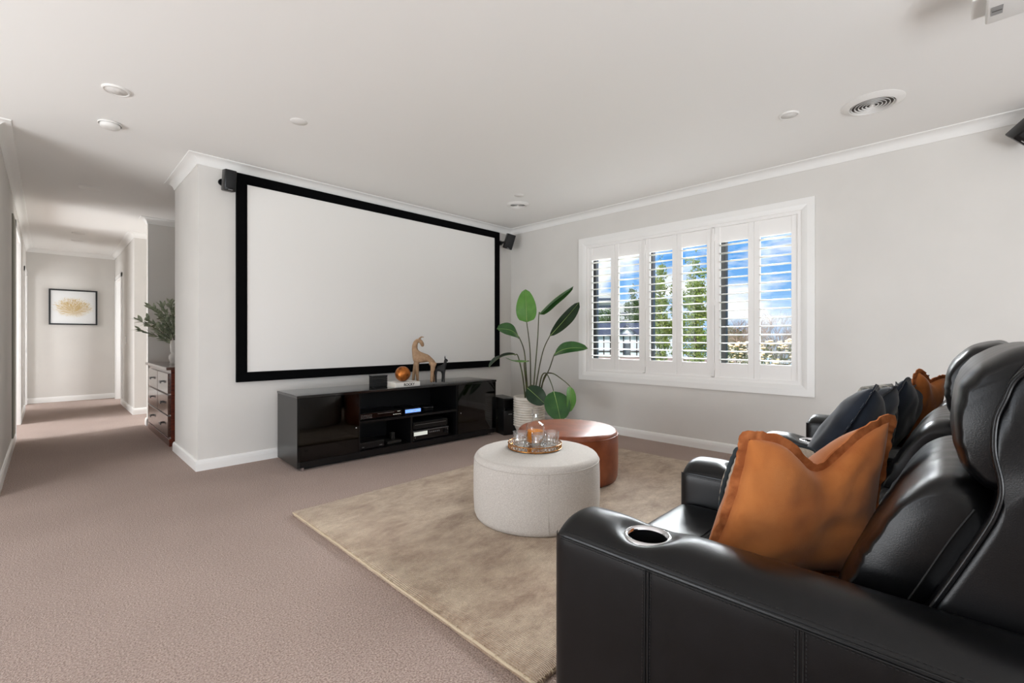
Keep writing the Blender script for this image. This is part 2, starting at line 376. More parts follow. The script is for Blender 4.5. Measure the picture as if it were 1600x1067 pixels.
# outer shell that is out of view: left glass doors as an opening, back opening added for the fill lamps
bm = B(); box(bm, -3.02, -2.9, 3.95, 4.87, 0, CZ); box(bm, -3.02, -2.9, -3.3, 1.25, 0, CZ); box(bm, -3.02, -2.9, 1.25, 3.95, 2.2, CZ)
struct('wall_left', bm, M_wall)
bm = B(); box(bm, -4.32, -2.0, -3.3, -3.05, 0, CZ); box(bm, 2.4, XW, -3.3, -3.05, 0, CZ); box(bm, -2.0, 2.4, -3.3, -3.05, 2.3, CZ)
struct('wall_back', bm, M_wall)
struct('wall_side_room', bx(-2.3, -2.2, 4.87, 12.4, 0, CZ), M_wall)
struct('wall_far_back', bx(-2.2, XW, 12.4, 12.5, 0, CZ), M_wall)
struct('wall_hall_door_stub', bx(1.9, 2.0, 8.55, 12.4, 0, CZ), M_wall)

# skirting (baseboards)
SK = [(0, 0.0), (0.018, 0.0), (0.018, 0.055), (0.015, 0.075), (0.008, 0.088), (0, 0.09)]
def skirt(name, path): struct(name, sweep_profile(B(), path, SK), M_trim)
skirt('baseboard_right', [(XW, -3.05), (XW, YS), (XR, YS), (XR, 5.46), (0.98, 5.46)])
skirt('baseboard_recess', [(1.6, 7.28), (0.885, 7.28), (0.885, 7.38), (1.2, 7.38)])
skirt('baseboard_hall_right', [(2.4, 8.45), (XR, 8.45), (XR, 9.9)])
skirt('baseboard_hall_end', [(XR, YE), (XL, YE)])
skirt('baseboard_hall_left', [(XL, 10.07), (XL, 8.63)])
skirt('baseboard_left', [(XL, 7.19), (XL, 4.76), (-4.2, 4.76)])
# cornice: coved
CV = [(0, CZ - 0.072), (0.006, CZ - 0.072), (0.010, CZ - 0.060)] + [(0.012 + 0.055 * (1 - math.cos(a)), CZ - 0.010 - 0.048 * (1 - math.sin(a))) for a in [PI / 2 * k / 6 for k in range(1, 6)]] + [(0.068, CZ - 0.008), (0.074, CZ - 0.006), (0.076, CZ), (0, CZ)]
def cornice(name, path): struct(name, sweep_profile(B(), path, CV), M_cornice, smooth=True, sharp=25)
cornice('trim_1', [(XW, -3.05), (XW, YS), (XR, YS), (XR, 5.46), (1.6, 5.46)])
cornice('trim_2', [(1.6, 7.28), (0.885, 7.28), (0.885, 7.38), (1.6, 7.38)])
cornice('trim_3', [(2.6, 8.45), (XR, 8.45), (XR, YE), (XL, YE), (XL, 4.76), (-4.2, 4.76)])

# hall door openings with architraves
def architrave(name, side, x, ya, yb, zt, m=M_trim, w=0.07):
    bm = B(); s = 1 if side == 'left' else -1
    x0, x1 = sorted((x - s * 0.115, x + s * 0.016))
    for yy in (ya, yb):
        a, b = (yy - w, yy + 0.012) if yy == ya else (yy - 0.012, yy + w)
        box(bm, min(x, x + s * 0.016), max(x, x + s * 0.016), a, b, 0, zt + w, 0.003)
        box(bm, x0, x1, min(yy, yy + (0.012 if yy == ya else -0.012)), max(yy, yy + (0.012 if yy == ya else -0.012)), 0, zt)
    box(bm, min(x, x + s * 0.016), max(x, x + s * 0.016), ya - w, yb + w, zt, zt + w, 0.003)
    struct(name, bm, m)
architrave('door_1', 'left', XL, 10.15, 10.95, 2.12)
architrave('door_2', 'right', XR, 9.98, 10.86, 2.12)
architrave('door_3', 'left', XL, 7.28, 8.5, 2.3)
struct('trim_4', bx(XL - 0.002, XL + 0.012, 6.78, 7.2, 0.09, 2.35), M_sdark)
# light switch on hall right wall
t = thing('light_switch', 'small white light switch plate on the hall wall near the far doorway', 'switch', (XR - 0.001, 9.35, 1.06))
obj('plate', bx(-0.012, 0, -0.035, 0.035, -0.058, 0.058, bev=0.002), M_vent, t); obj('rocker', bx(-0.017, -0.011, -0.008, 0.008, -0.014, 0.014), M_vent, t)

# ================================================================ WINDOW
win = bpy.data.objects.new('window_1', None); COL.objects.link(win); win['kind'] = 'structure'; win.location = (XW, 2.09, 1.45)
# outer architrave
oy0, oy1, oz0, oz1 = 0.870, 3.312, 0.597, 2.301
def picture_frame(bm, y0, y1, z0, z1, prof, xw):
    """prof: (inset, outx)"""
    rings = []
    for (cy, cz, sy, sz) in ((y0, z0, 1, 1), (y1, z0, -1, 1), (y1, z1, -1, -1), (y0, z1, 1, -1), (y0, z0, 1, 1)):
        rings.append([(xw - o, cy + sy * i, cz + sz * i) for i, o in prof])
    loft(bm, rings, cap=False)
bm = B(); picture_frame(bm, oy0, oy1, oz0, oz1, [(0, 0), (0, 0.022), (0.055, 0.022), (0.075, 0.018), (0.095, 0.012), (0.098, -0.03), (0.05, -0.03)], XW)
wpart('architrave', bm, M_trim, win)
# shutter frame lining inside the opening
bm = B(); picture_frame(bm, 0.963, 3.223, 0.686, 2.211, [(0, 0.004), (0.036, 0.004), (0.036, -0.05), (0, -0.05)], XW)
for yy in (1.718, 2.454): box(bm, XW - 0.004, XW + 0.05, yy - 0.012, yy + 0.012, 0.715, 2.18)
wpart('shutter_frame', bm, M_shut, win)
bm = B(); picture_frame(bm, wy0, wy1, wz0, wz1, [(0.0, -0.03), (0.004, -0.03), (0.004, -0.25), (0, -0.25)], XW)
wpart('reveal_lining', bm, M_trim, win)
bm = B(); box(bm, XW + 0.004, XW + 0.03, -0.126, 0.126, -0.0, 0.0)
bm.free()
def louver_mesh():
    bm = B(); n = 10; w = 0.0445; h = 0.0055; rings = []
    for yy in (-0.1265, 0.1265):
        rings.append([(w * math.cos(2 * PI * k / (2 * n)), yy, h * math.sin(2 * PI * k / (2 * n))) for k in range(2 * n)])
    loft(bm, rings); me = bpy.data.meshes.new('louver'); bmesh.ops.recalc_face_normals(bm, faces=bm.faces[:]); bm.to_mesh(me); bm.free(); me.materials.append(M_shut)
    for p in me.polygons: p.use_smooth = len(p.vertices) == 4
    return me
LM = louver_mesh()
XS = XW + 0.022
pan_edges = [(0.999, 1.349), (1.353, 1.703), (1.734, 2.084), (2.088, 2.438), (2.470, 2.820), (2.824, 3.188)]
pan_edges = [(0.999, 1.350), (1.352, 1.704), (1.732, 2.085), (2.087, 2.440), (2.468, 2.826), (2.828, 3.188)]
for pi, (ya, yb) in enumerate(pan_edges):
    pe = bpy.data.objects.new('shutter_panel', None); COL.objects.link(pe)
    bm = B(); st = 0.050; x0, x1 = XS - 0.0135, XS + 0.0135
    box(bm, x0, x1, ya, ya + st, 0.720, 2.176, 0.002); box(bm, x0, x1, yb - st, yb, 0.720, 2.176, 0.002)
    box(bm, x0 + 0.003, x1 - 0.003, ya + st - 0.001, yb - st + 0.001, 0.722, 0.858); box(bm, x0 + 0.003, x1 - 0.003, ya + st - 0.001, yb - st + 0.001, 2.026, 2.174)
    bpy.data.objects.remove(pe)
    pn = wpart('shutter_panel', bm, M_shut, win)
    for k in range(15):
        lo = bpy.data.objects.new('louver', LM); COL.objects.link(lo); lo.parent = pn
        lo.location = Vector((XS, (ya + yb) / 2, 0.892 + 0.0789 * k)) - win.location
        lo.scale = (1, (yb - ya - 2 * st) / 0.253, 1); lo.rotation_euler = (0, math.radians(-2.0), 0)
    if pi % 2 == 1 or pi == 0:
        ye = yb if pi % 2 == 1 else ya
        for hz in (0.82, 1.45, 2.08):
            bm = bx(x0 - 0.007, x0 + 0.002, ye - 0.006, ye + 0.006, hz - 0.033, hz + 0.033, bev=0.002); wpart('hinge', bm, M_shut, pn)
# outer aluminium window frame and panes
bm = B(); picture_frame(bm, wy0, wy1, wz0, wz1, [(0.004, -0.16), (0.04, -0.16), (0.04, -0.22), (0.004, -0.22)], XW)
wpart('aluminium_frame', bm, M_alum, win)
for yy, hw in ((1.69, 0.036), (2.452, 0.018)):
    wpart('mullion', bx(XW + 0.16, XW + 0.22, yy - hw, yy + hw, wz0 + 0.03, wz1 - 0.03), M_alum, win)
ys = [wy0 + 0.03, 1.69, 2.452, wy1 - 0.03]
for a, b in zip(ys, ys[1:]):
    wpart('pane', bx(XW + 0.187, XW + 0.191, a + 0.02, b - 0.02, wz0 + 0.03, wz1 - 0.03), M_pane, win)

# ================================================================ CEILING FITTINGS
def disc(name, x, y, r, label, cat, h=0.012, ring=True, group=None):
    t = thing(name, label, cat, (x, y, CZ), group=group)
    if ring:
        obj('bezel', lathe(B(), [(r * 0.80, -h * 0.7), (r * 0.84, -h), (r * 0.93, -h * 0.9), (r, -0.002), (r, 0)], seg=40), M_vent, t, smooth=True)
        obj('diffuser', lathe(B(), [(0, -h * 0.6), (r * 0.8, -h * 0.7), (r * 0.81, -0.001)], seg=40), M_vent, t, smooth=True)
    else:
        obj('cover', lathe(B(), [(0, -h), (r * 0.9, -h * 0.9), (r, 0)], seg=40), M_vent, t, smooth=True)
    return t
disc('downlight', 0.294, 3.66, 0.070, 'round white ceiling downlight nearest the hall mouth, before the smoke alarm', 'light')
disc('downlight', 3.511, 0.82, 0.060, 'round white ceiling downlight beside the large round vent', 'light')
disc('downlight', 1.229, 3.289, 0.056, 'flat white ceiling cap above the black screen frame', 'light', h=0.006, ring=False)
disc('downlight', 3.494, 3.322, 0.052, 'flat white ceiling cap just in front of the small round vent', 'light', h=0.006, ring=False)
disc('downlight', 0.303, 6.25, 0.09, 'thin white ceiling cap in the shaded start of the hall', 'light', h=0.008, ring=False)
disc('downlight', 0.315, 9.05, 0.075, 'recessed downlight in the hall ceiling near the picture', 'light')
disc('downlight', 0.327, 9.77, 0.075, 'flat ceiling cap in the hall, last before the end wall', 'light', h=0.006, ring=False)
t = thing('smoke_alarm', 'white domed smoke alarm on the ceiling at the hall mouth', 'smoke alarm', (0.309, 4.262, CZ))
obj('base', lathe(B(), [(0, -0.001), (0.066, -0.001), (0.068, -0.008), (0.064, -0.012)], seg=40), M_vent, t, smooth=True)
obj('dome', lathe(B(), [(0.056, -0.010), (0.055, -0.028), (0.045, -0.036), (0.018, -0.038), (0, -0.037)], seg=40), M_vent, t, smooth=True)
def vent(x, y, r, n, label):
    t = thing('ceiling_vent', label, 'vent', (x, y, CZ), group='round ceiling vents')
    ri = r * 0.70
    obj('rim', lathe(B(), [(ri, 0.0), (ri, -0.012), (ri + 0.006, -0.020), (r * 0.9, -0.012), (r, -0.002), (r, 0)], seg=56), M_vent, t, smooth=True, sharp=50)
    obj('duct', lathe(B(), [(0, -0.0015), (ri, -0.0015)], seg=40), M_ventin, t)
    for k in range(n):
        rr = ri * (k + 0.55) / n; w = ri / n * 0.42
        obj('cone_ring', lathe(B(), [(rr, -0.012), (rr + 0.003, -0.0175), (rr + 0.0055, -0.0175), (rr + 0.003, -0.011), (rr, -0.012)], seg=48), M_vent, t, smooth=True, sharp=40)
    obj('hub', lathe(B(), [(0, -0.020), (ri * 0.06, -0.018), (ri * 0.06, -0.002)], seg=20), M_vent, t, smooth=True)
vent(3.716, 0.398, 0.165, 6, 'large round white ceiling vent of nested rings near the window wall')
vent(3.725, 3.56, 0.125, 5, 'small round white ceiling vent of nested rings near the screen corner')
# projector hanging from the ceiling, only its lower front corner in frame
t = thing('projector', 'white ceiling mounted projector seen at the top edge of the room', 'projector', (2.72, -0.30, 2.47))
obj('body', bx(-0.10, 0.10, -0.30, 0.22, -0.03, 0.09, bev=0.008, seg=3), M_proj, t, smooth=True, sharp=40)
obj('front_lip', bx(-0.08, 0.075, 0.21, 0.262, 0.0, 0.09, bev=0.004), M_proj, t)
obj('port_recess', bx(-0.035, 0.03, 0.172, 0.205, -0.0325, -0.028), M_silver, t)
obj('port_latch', bx(-0.004, 0.0, 0.174, 0.203, -0.034, -0.03), M_ventin, t)
obj('side_rib', bx(-0.09, 0.09, -0.02, -0.012, -0.034, -0.028), M_proj, t)
obj('mount_plate', bx(-0.09, 0.09, -0.2, 0.05, 0.09, 0.139), M_proj, t)

# ================================================================ SCREEN
SX0, SX1, SZ0, SZ1 = 1.147, 4.310, 0.715, 2.533
t = thing('projection_screen', 'wide white projection screen in a thick black velvet frame', 'screen', (2.73, YS, 1.62))
bw = 0.085
bm = B()
for i, (a, b) in enumerate((((SX0, SZ0), (SX1, SZ0)), ((SX1, SZ0), (SX1, SZ1)), ((SX1, SZ1), (SX0, SZ1)), ((SX0, SZ1), (SX0, SZ0)))): pass
bm.free()
def rect_frame(bm, x0, x1, z0, z1, yw, prof):
    rings = []
    for (cx, cz, sx, sz) in ((x0, z0, 1, 1), (x1, z0, -1, 1), (x1, z1, -1, -1), (x0, z1, 1, -1), (x0, z0, 1, 1)):
        rings.append([(cx + sx * i, yw - o, cz + sz * i) for i, o in prof])
    loft(bm, rings, cap=False)
bm = B(); rect_frame(bm, SX0, SX1, SZ0, SZ1, YS, [(0, 0.002), (0, 0.035), (0.006, 0.040), (bw - 0.012, 0.034), (bw, 0.026), (bw, 0.002)])
wpart('frame', bm, M_velvet, t)
wpart('screen_surface', bx(SX0 + bw - 0.005, SX1 - bw + 0.005, YS - 0.022, YS - 0.008, SZ0 + bw - 0.005, SZ1 - bw + 0.005), M_screen, t)

# wall speakers
def speaker(label, loc, rz, tilt, h=0.175, w=0.10, d=0.10, roll=0.0):
    t = thing('wall_speaker', label, 'speaker', loc, rz, group='small black surround speakers')
    R = Matrix.Rotation(tilt, 4, 'X') @ Matrix.Rotation(roll, 4, 'Y')
    bm = bx(-w / 2, w / 2, -d / 2, d / 2, -h / 2, h / 2, bev=0.008); bm.transform(R); obj('cabinet', bm, M_blacksatin, t, smooth=True, sharp=40)
    bm = bx(-w / 2 + 0.008, w / 2 - 0.008, -d / 2 - 0.006, -d / 2 + 0.002, -h / 2 + 0.026, h / 2 - 0.008, bev=0.004); bm.transform(R); obj('grille', bm, M_blackmatt, t, smooth=True, sharp=40)
    bm = bx(-0.016, 0.016, -d / 2 - 0.004, -d / 2 + 0.001, -h / 2 + 0.009, -h / 2 + 0.014); bm.transform(R); obj('badge', bm, M_silver, t)
    return t
s1 = speaker('small black wall speaker at the hall end of the screen', (1.073, YS - 0.10, 2.425), math.radians(4), math.radians(9), w=0.088, d=0.085)
obj('bracket', tube(B(), [(-0.02, 0.02, 0), (-0.022, 0.06, 0), (-0.026, 0.082, 0)], 0.014, 10), M_blacksatin, s1)
obj('wall_plate', cyl(B(), (-0.026, 0.088, 0), 0.028, 0.012, 'Y', 20), M_blacksatin, s1)
s2 = speaker('small black wall speaker tilted in the corner by the window wall', (4.365, YS - 0.16, 2.400), math.radians(-32), math.radians(14), h=0.20, w=0.115, roll=math.radians(14))
bm = B(); tube(bm, [(4.37, YS - 0.13, 2.40), (4.345, YS - 0.06, 2.40), (4.340, YS - 0.02, 2.40)], 0.016, 10); wpart('bracket', bm, M_blacksatin, s2)
wpart('wall_plate', cyl(B(), (4.345, YS - 0.010, 2.40), 0.032, 0.018, 'Y', 20), M_blacksatin, s2)
s3 = speaker('black speaker at the cornice above the recliners', (4.44, -0.345, 2.455), math.radians(-70), math.radians(34), h=0.20, w=0.13, d=0.12, roll=math.radians(38))
bm = B(); tube(bm, [(4.46, -0.345, 2.455), (4.54, -0.345, 2.455)], 0.018, 10); wpart('bracket', bm, M_blacksatin, s3)

# ================================================================ HALL PICTURE
def art_mat():
    m = bpy.data.materials.new('coral_print'); m.use_nodes = True; t = m.node_tree; b = t.nodes['Principled BSDF']; b.inputs['Roughness'].default_value = 0.25
    tcn = N('ShaderNodeTexCoord', t); mpn = N('ShaderNodeMapping', t); mpn.inputs['Scale'].default_value = (1, 1, 1)
    sp = N('ShaderNodeSeparateXYZ', t); t.links.new(tcn.outputs['Object'], sp.inputs[0])
    # elliptical mask, radial fibres
    def mth(op, a, b2=None):
        n = N('ShaderNodeMath', t, operation=op)
        for i, q in enumerate((a, b2)):
            if q is None: continue
            if isinstance(q, (int, float)): n.inputs[i].default_value = q
            else: t.links.new(q, n.inputs[i])
        return n.outputs[0]
    x = sp.outputs['X']; z = mth('ADD', sp.outputs['Z'], 0.10)
    ang = mth('ARCTAN2', z, x)
    zz = sp.outputs['Z']
    rad = mth('SQRT', mth('ADD', mth('POWER', mth('DIVIDE', x, 0.25), 2), mth('POWER', mth('DIVIDE', zz, 0.175), 2)))
    cb = N('ShaderNodeCombineXYZ', t); t.links.new(mth('MULTIPLY', ang, 14.0), cb.inputs[0]); t.links.new(mth('MULTIPLY', rad, 1.6), cb.inputs[1])
    n = N('ShaderNodeTexNoise', t); n.inputs['Scale'].default_value = 3.2; n.inputs['Detail'].default_value = 6; n.inputs['Distortion'].default_value = 0.8; t.links.new(cb.outputs[0], n.inputs['Vector'])
    v = mth('SUBTRACT', n.outputs['Fac'], mth('MULTIPLY', mth('POWER', rad, 3), 0.22))
    r = N('ShaderNodeValToRGB', t); r.color_ramp.elements[0].position = 0.34; r.color_ramp.elements[1].position = 0.54
    r.color_ramp.elements[0].color = s2l((228, 229, 228)); r.color_ramp.elements[1].color = s2l((186, 152, 92))
    e = r.color_ramp.elements.new(0.43); e.color = s2l((214, 198, 158))
    t.links.new(v, r.inputs[0]); t.links.new(r.outputs[0], b.inputs['Base Color']); return m
t = thing('framed_print', 'black framed print of a gold coral fan on the hall end wall', 'picture', (0.3235, YE, 1.636))
bm = B(); rect_frame(bm, 0.016, 0.631, 1.330, 1.943, YE, [(0, 0.001), (0, 0.03), (0.022, 0.03), (0.024, 0.012), (0.024, 0.001)]); wpart('frame', bm, M_blacksatin, t)
wpart('print', bx(0.036, 0.611, YE - 0.012, YE - 0.006, 1.350, 1.923), art_mat(), t)

# ================================================================ DRESSER
t = thing('dresser', 'dark glossy wooden chest of drawers in the hall recess', 'dresser', (0.865, 5.70, 0))
DL = 1.36; DH = 0.775; DD = 0.46
obj('carcass', bx(0.012, DD, 0.0, DL, 0.06, DH), M_dwood, t)
obj('top', bx(-0.03, DD + 0.0, -0.03, DL + 0.02, DH, DH + 0.03, bev=0.006), M_dfront, t)
obj('plinth', bx(-0.004, DD, -0.012, DL + 0.01, 0, 0.075, bev=0.004), M_dwood, t)
def drawer(y0, y1, z0, z1, knobs):
    d = obj('drawer', bx(-0.008, 0.014, y0, y1, z0, z1, bev=0.005), M_dfront, t, smooth=False)
    for ky in knobs:
        kz = (z0 + z1) / 2 + 0.01
        bm = B(); box(bm, -0.034, -0.026, ky - 0.045, ky + 0.045, kz - 0.02, kz + 0.005, 0.003); box(bm, -0.028, -0.007, ky - 0.04, ky - 0.03, kz - 0.006, kz + 0.004); box(bm, -0.028, -0.007, ky + 0.03, ky + 0.04, kz - 0.006, kz + 0.004)
        obj('handle', bm, M_blacksatin, d)
zs = [(0.09, 0.30), (0.315, 0.515), (0.53, 0.735)]
mid = 0.66
for z0, z1 in zs[1:]:
    drawer(0.04, mid - 0.008, z0, z1, [0.34]); drawer(mid + 0.008, DL - 0.03, z0, z1, [1.0])
drawer(0.04, DL - 0.03, *zs[0], [0.34, 1.0])
# vase with olive branches
V0 = Vector((1.04, 6.50, DH + 0.03))
t = thing('vase', 'slim white vase standing on the hall dresser', 'vase', V0)
obj('body', lathe(B(), [(0, 0), (0.042, 0.0), (0.05, 0.02), (0.062, 0.055), (0.06, 0.09), (0.040, 0.115), (0.037, 0.12), (0.045, 0.14), (0.050, 0.22), (0.046, 0.265), (0.046, 0.27), (0.041, 0.27), (0.044, 0.2), (0.035, 0.13), (0, 0.12)], seg=28), M_vase, t, smooth=True)
obj('foot', lathe(B(), [(0, -0.0), (0.055, 0), (0.056, 0.008), (0.03, 0.014)], seg=28), M_vase, t, smooth=True)
t = thing('olive_branches', 'grey green olive branches spraying out of the white vase', 'foliage', V0 + Vector((0, 0, 0.13)))
def leaf_blade(bm, base, d, nrm, l, w, mi=0):
    d = d.normalized(); s = d.cross(nrm).normalized(); nn = s.cross(d)
    pts = []
    for k, (f, ww) in enumerate(((0, 0.02), (0.3, 0.8), (0.6, 1.0), (0.85, 0.55), (1, 0.0))):
        c = base + d * (l * f) - nn * (l * 0.18 * f * f)
        pts.append((bm.verts.new(c - s * (w / 2 * ww + 1e-5)), bm.verts.new(c + nn * (w * 0.08 * ww)), bm.verts.new(c + s * (w / 2 * ww + 1e-5))))
    for a, b in zip(pts, pts[1:]):
        for j in (0, 1):
            f = bm.faces.new((a[j], a[j + 1], b[j + 1], b[j])); f.smooth = True; f.material_index = mi
ends = [((-0.20, 0.02, 0.50), 1), ((-0.10, 0.10, 0.52), 1), ((-0.34, -0.10, 0.36), 1), ((-0.30, 0.05, 0.25), 1), ((0.02, 0.05, 0.5), 1), ((-0.15, -0.12, 0.42), 1), ((-0.22, 0.12, 0.36), 1), ((0.12, 0.1, 0.42), 1), ((0.15, -0.1, 0.34), 1), ((-0.05, -0.08, 0.55), 1)]
for (ex, ey, ez), _ in ends:
    path = smooth_path([(0, 0, 0.0), (ex * 0.12, ey * 0.12, ez * 0.38), (ex * 0.5, ey * 0.5, ez * 0.72), (ex, ey, ez - 0.0)], 5)
    br = obj('branch', tube(B(), path, 0.0032, 5, 0.0015), M_twig, t)
    bm = B()
    for k in range(5, len(path)):
        for q in range(3):
            dd = (path[k] - path[k - 1]).normalized() + Vector((rnd.uniform(-1, 1), rnd.uniform(-1, 1), rnd.uniform(-0.7, 0.9))) * 0.8
            leaf_blade(bm, path[k], dd, Vector((rnd.uniform(-1, 1), rnd.uniform(-1, 1), 1)), rnd.uniform(0.06, 0.105), rnd.uniform(0.024, 0.04))
    lv = obj('leaves', bm, M_olive, br); lv['kind'] = 'stuff'
# ================================================================ OUTSIDE
M_grass = mat('garden_grass', (88, 112, 56), 0.95, c2=(128, 134, 84), nscale=4, ndetail=6)
M_bark = mat('tree_bark', (92, 76, 62), 0.9, c2=(60, 48, 40), nscale=20)
M_folg = mat('poplar_leaves', (112, 138, 48), 0.7, c2=(152, 158, 70), nscale=2.5)
M_fold = mat('dark_leaves', (70, 92, 46), 0.75, c2=(102, 122, 66), nscale=2)
M_bare = mat('bare_twigs', (122, 102, 92), 0.9, c2=(96, 78, 70), nscale=6)
M_flow = mat('cream_flowers', (204, 178, 140), 0.8, c2=(170, 142, 104), nscale=12)
M_hleaf = mat('hedge_leaves', (84, 82, 48), 0.8, c2=(54, 60, 34), nscale=9)
M_white = mat('white_render', (236, 238, 242), 0.8)
M_timber = mat('dark_timber', (58, 50, 48), 0.8)
M_roof = mat('slate_roof', (84, 88, 104), 0.85, c2=(70, 72, 86), nscale=3)
M_roof2 = mat('brown_tile_roof', (128, 104, 96), 0.85, c2=(108, 88, 84), nscale=3)
M_conc = mat('pale_concrete', (214, 212, 208), 0.8)
M_dwin = mat('dark_window_glass', (70, 78, 90), 0.2)
GZ = -0.55
bm = B(); g = bmesh.ops.create_grid(bm, x_segments=1, y_segments=1, size=1, matrix=Matrix.Translation((170, 60, GZ - 0.0)) @ Matrix.Diagonal((164.5, 230, 1, 1)))
gr = struct('ground', bm, M_grass)
for v in gr.data.vertices:
    if v.co.x > 100: v.co.z = -16
def leaf_cloud(bm, blobs, n, size, seed, flat=0.6, mi=0):
    r = random.Random(seed); tot = sum(b[3] * b[4] * b[5] for b in blobs) or 1
    for b in blobs:
        k = int(n * b[3] * b[4] * b[5] / tot)
        for _ in range(k):
            d = Vector((r.gauss(0, 1), r.gauss(0, 1), r.gauss(0, 1))).normalized() * (r.random() ** 0.45)
            p = Vector((b[0] + d.x * b[3], b[1] + d.y * b[4], b[2] + d.z * b[5]))
            a = Vector((r.uniform(-1, 1), r.uniform(-1, 1), r.uniform(-1, 1))).normalized(); c = a.cross(Vector((r.uniform(-1, 1), r.uniform(-1, 1), r.uniform(-1, 1)))).normalized()
            s = size * r.uniform(0.6, 1.3)
            v = [bm.verts.new(p + a * s), bm.verts.new(p + c * s * flat), bm.verts.new(p - a * s), bm.verts.new(p - c * s * flat)]
            bm.faces.new(v).material_index = mi
    return bm
def fcloud(name, bm, m, parent):
    me = bpy.data.meshes.new(name); bm.to_mesh(me); bm.free()
    for q in (m if isinstance(m, list) else [m]): me.materials.append(q)
    o = bpy.data.objects.new(name, me); COL.objects.link(o); o.parent = parent; o['kind'] = 'stuff'; return o
def gxy(u, D): p = at(u, 528, D); return p.x, p.y
def tree(label, u, D, ztop, zbot, w, m, n, size, seed, shape='column', group=None, gz=GZ):
    x, y = gxy(u, D); t = thing('tree', label, 'tree', (x, y, gz), group=group); r = random.Random(seed); blobs = []
    H = ztop - gz; zb = zbot - gz
    for k in range(16):
        f = k / 15; z = zb + (H - zb) * f
        rad = w / 2 * (math.sin(PI * (0.18 + 0.75 * f)) ** 0.8 if shape == 'column' else math.sqrt(max(0.08, 1 - (2 * f - 1) ** 2)))
        for q in range(3 if shape == 'column' else 5):
            a = r.uniform(0, 2 * PI); rr = rad * 0.62 * r.random()
            blobs.append((math.cos(a) * rr, math.sin(a) * rr, z + r.uniform(-.1, .1) * H, rad * 0.50, rad * 0.50, rad * 0.45))
    fcloud('foliage', leaf_cloud(B(), blobs, n, size, seed), m, t)
    obj('trunk', tube(B(), [(0, 0, 0), (0.05, 0, H * .4), (0, 0.02, H * .8)], w * 0.05, 8, w * 0.015), M_bark, t, smooth=True)
    bm = B()
    for k in range(9):
        z = zb + (H - zb) * k / 11; a = k * 2.4; l = w * 0.4
        tube(bm, [(0, 0, z), (math.cos(a) * l * .5, math.sin(a) * l * .5, z + l * .4), (math.cos(a) * l, math.sin(a) * l, z + l * .9)], w * 0.012, 5, w * 0.004)
    obj('branches', bm, M_bark, t)
tree('tall yellow green poplar outside the middle shutters', 1086, 21, 5.0, -0.5, 1.75, [M_folg], 9500, 0.055, 5, gz=-0.55)
tree('yellow green poplar left of the tallest poplar', 1032, 24, 5.3, -0.5, 1.7, [M_folg], 8500, 0.06, 8)
tree('slim pale green tree between the two poplars', 1060, 28, 5.4, -0.5, 1.5, [M_folg], 4200, 0.07, 12)
tree('dark green tree rising behind the half timbered house', 990, 66, 8.0, -2.0, 4.2, [M_fold], 7500, 0.16, 9, gz=-4)
tree('low dark green tree far off below the tower block', 945, 90, 6.0, -3.0, 11.0, [M_fold], 6000, 0.25, 14, 'round', gz=-6)
tree('bluish dark green tree behind the bare shrubs', 1136, 30, 1.7, -0.5, 3.6, [M_fold], 5000, 0.09, 17, 'round')
# bare shrubs
def bare(label, u, D, h, w, seed, gz=GZ):
    x, y = gxy(u, D); t = thing('bare_tree', label, 'tree', (x, y, gz)); r = random.Random(seed); bt = B(); bm = B()
    def rec(p, d, l, rad, dep):
        q = p + d * l; tube(bt if dep < 2 else bm, [p, (p + q) / 2 + Vector((r.uniform(-.05, .05), r.uniform(-.05, .05), 0)) * l, q], rad, 4 if dep > 1 else 6, rad * 0.6, cap=False)
        if dep < 7:
            for _ in range(3 if dep > 0 else 8):
                nd = (d + Vector((r.uniform(-1, 1) * w, r.uniform(-1, 1) * w, r.uniform(-0.1, 0.5))) * 0.62).normalized(); rec(q if r.random() < 0.6 else (p + q) / 2, nd, l * r.uniform(0.62, 0.85), rad * 0.6, dep + 1)
    rec(Vector((0, 0, 0)), Vector((0, 0, 1)), h * 0.24, h * 0.012, 0)
    obj('trunk', bt, M_bark, t, smooth=True); o = obj('twigs', bm, M_bare, t); o['kind'] = 'stuff'
bare('wide leafless brown tree outside the shutters nearest the recliners', 1222, 13, 2.7, 1.0, 3)
bare('leafless greyish tree outside the fifth shutter panel', 1160, 15, 3.0, 1.1, 6)
# flowering hedge of cream heads right outside the window
def flower_bush(label, u, D, ztop, w, seed, nf=46):
    x, y = gxy(u, D); t = thing('flowering_shrub', label, 'shrub', (x, y, GZ)); H = ztop - GZ; r = random.Random(seed)
    fcloud('foliage', leaf_cloud(B(), [(0, 0, H * 0.45, w / 2, w / 2, H * 0.5), (0, 0, H * 0.2, w * 0.45, w * 0.45, H * 0.4)], 3600, 0.035, seed), M_hleaf, t)
    for k in range(nf):
        a = r.uniform(0, 2 * PI); e = r.uniform(-0.2, 1.0); ce = math.sqrt(max(0, 1 - e * e))
        c = Vector((math.cos(a) * ce * w / 2, math.sin(a) * ce * w / 2, H * 0.48 + e * H * 0.47)); s = r.uniform(0.024, 0.048)
        bm = B(); bmesh.ops.create_icosphere(bm, subdivisions=1, radius=s, matrix=Matrix.Translation(c) @ Matrix.Diagonal((1, 1, 0.5, 1)))
        for v in bm.verts: v.co += (v.co - c) * (0.35 * noise.noise(v.co * 60))
        obj('flower_head', bm, M_flow, t)
    return t
flower_bush('cream flowering shrub outside the shutters nearest the recliners', 1226, 8.0, 1.17, 1.5, 41, 150)
flower_bush('cream flowering shrub outside the fifth shutter panel', 1158, 9.6, 1.10, 1.4, 43, 150)
flower_bush('low cream flowering shrub below the poplars at the fourth panel', 1092, 7.2, 0.78, 1.1, 47, 110)
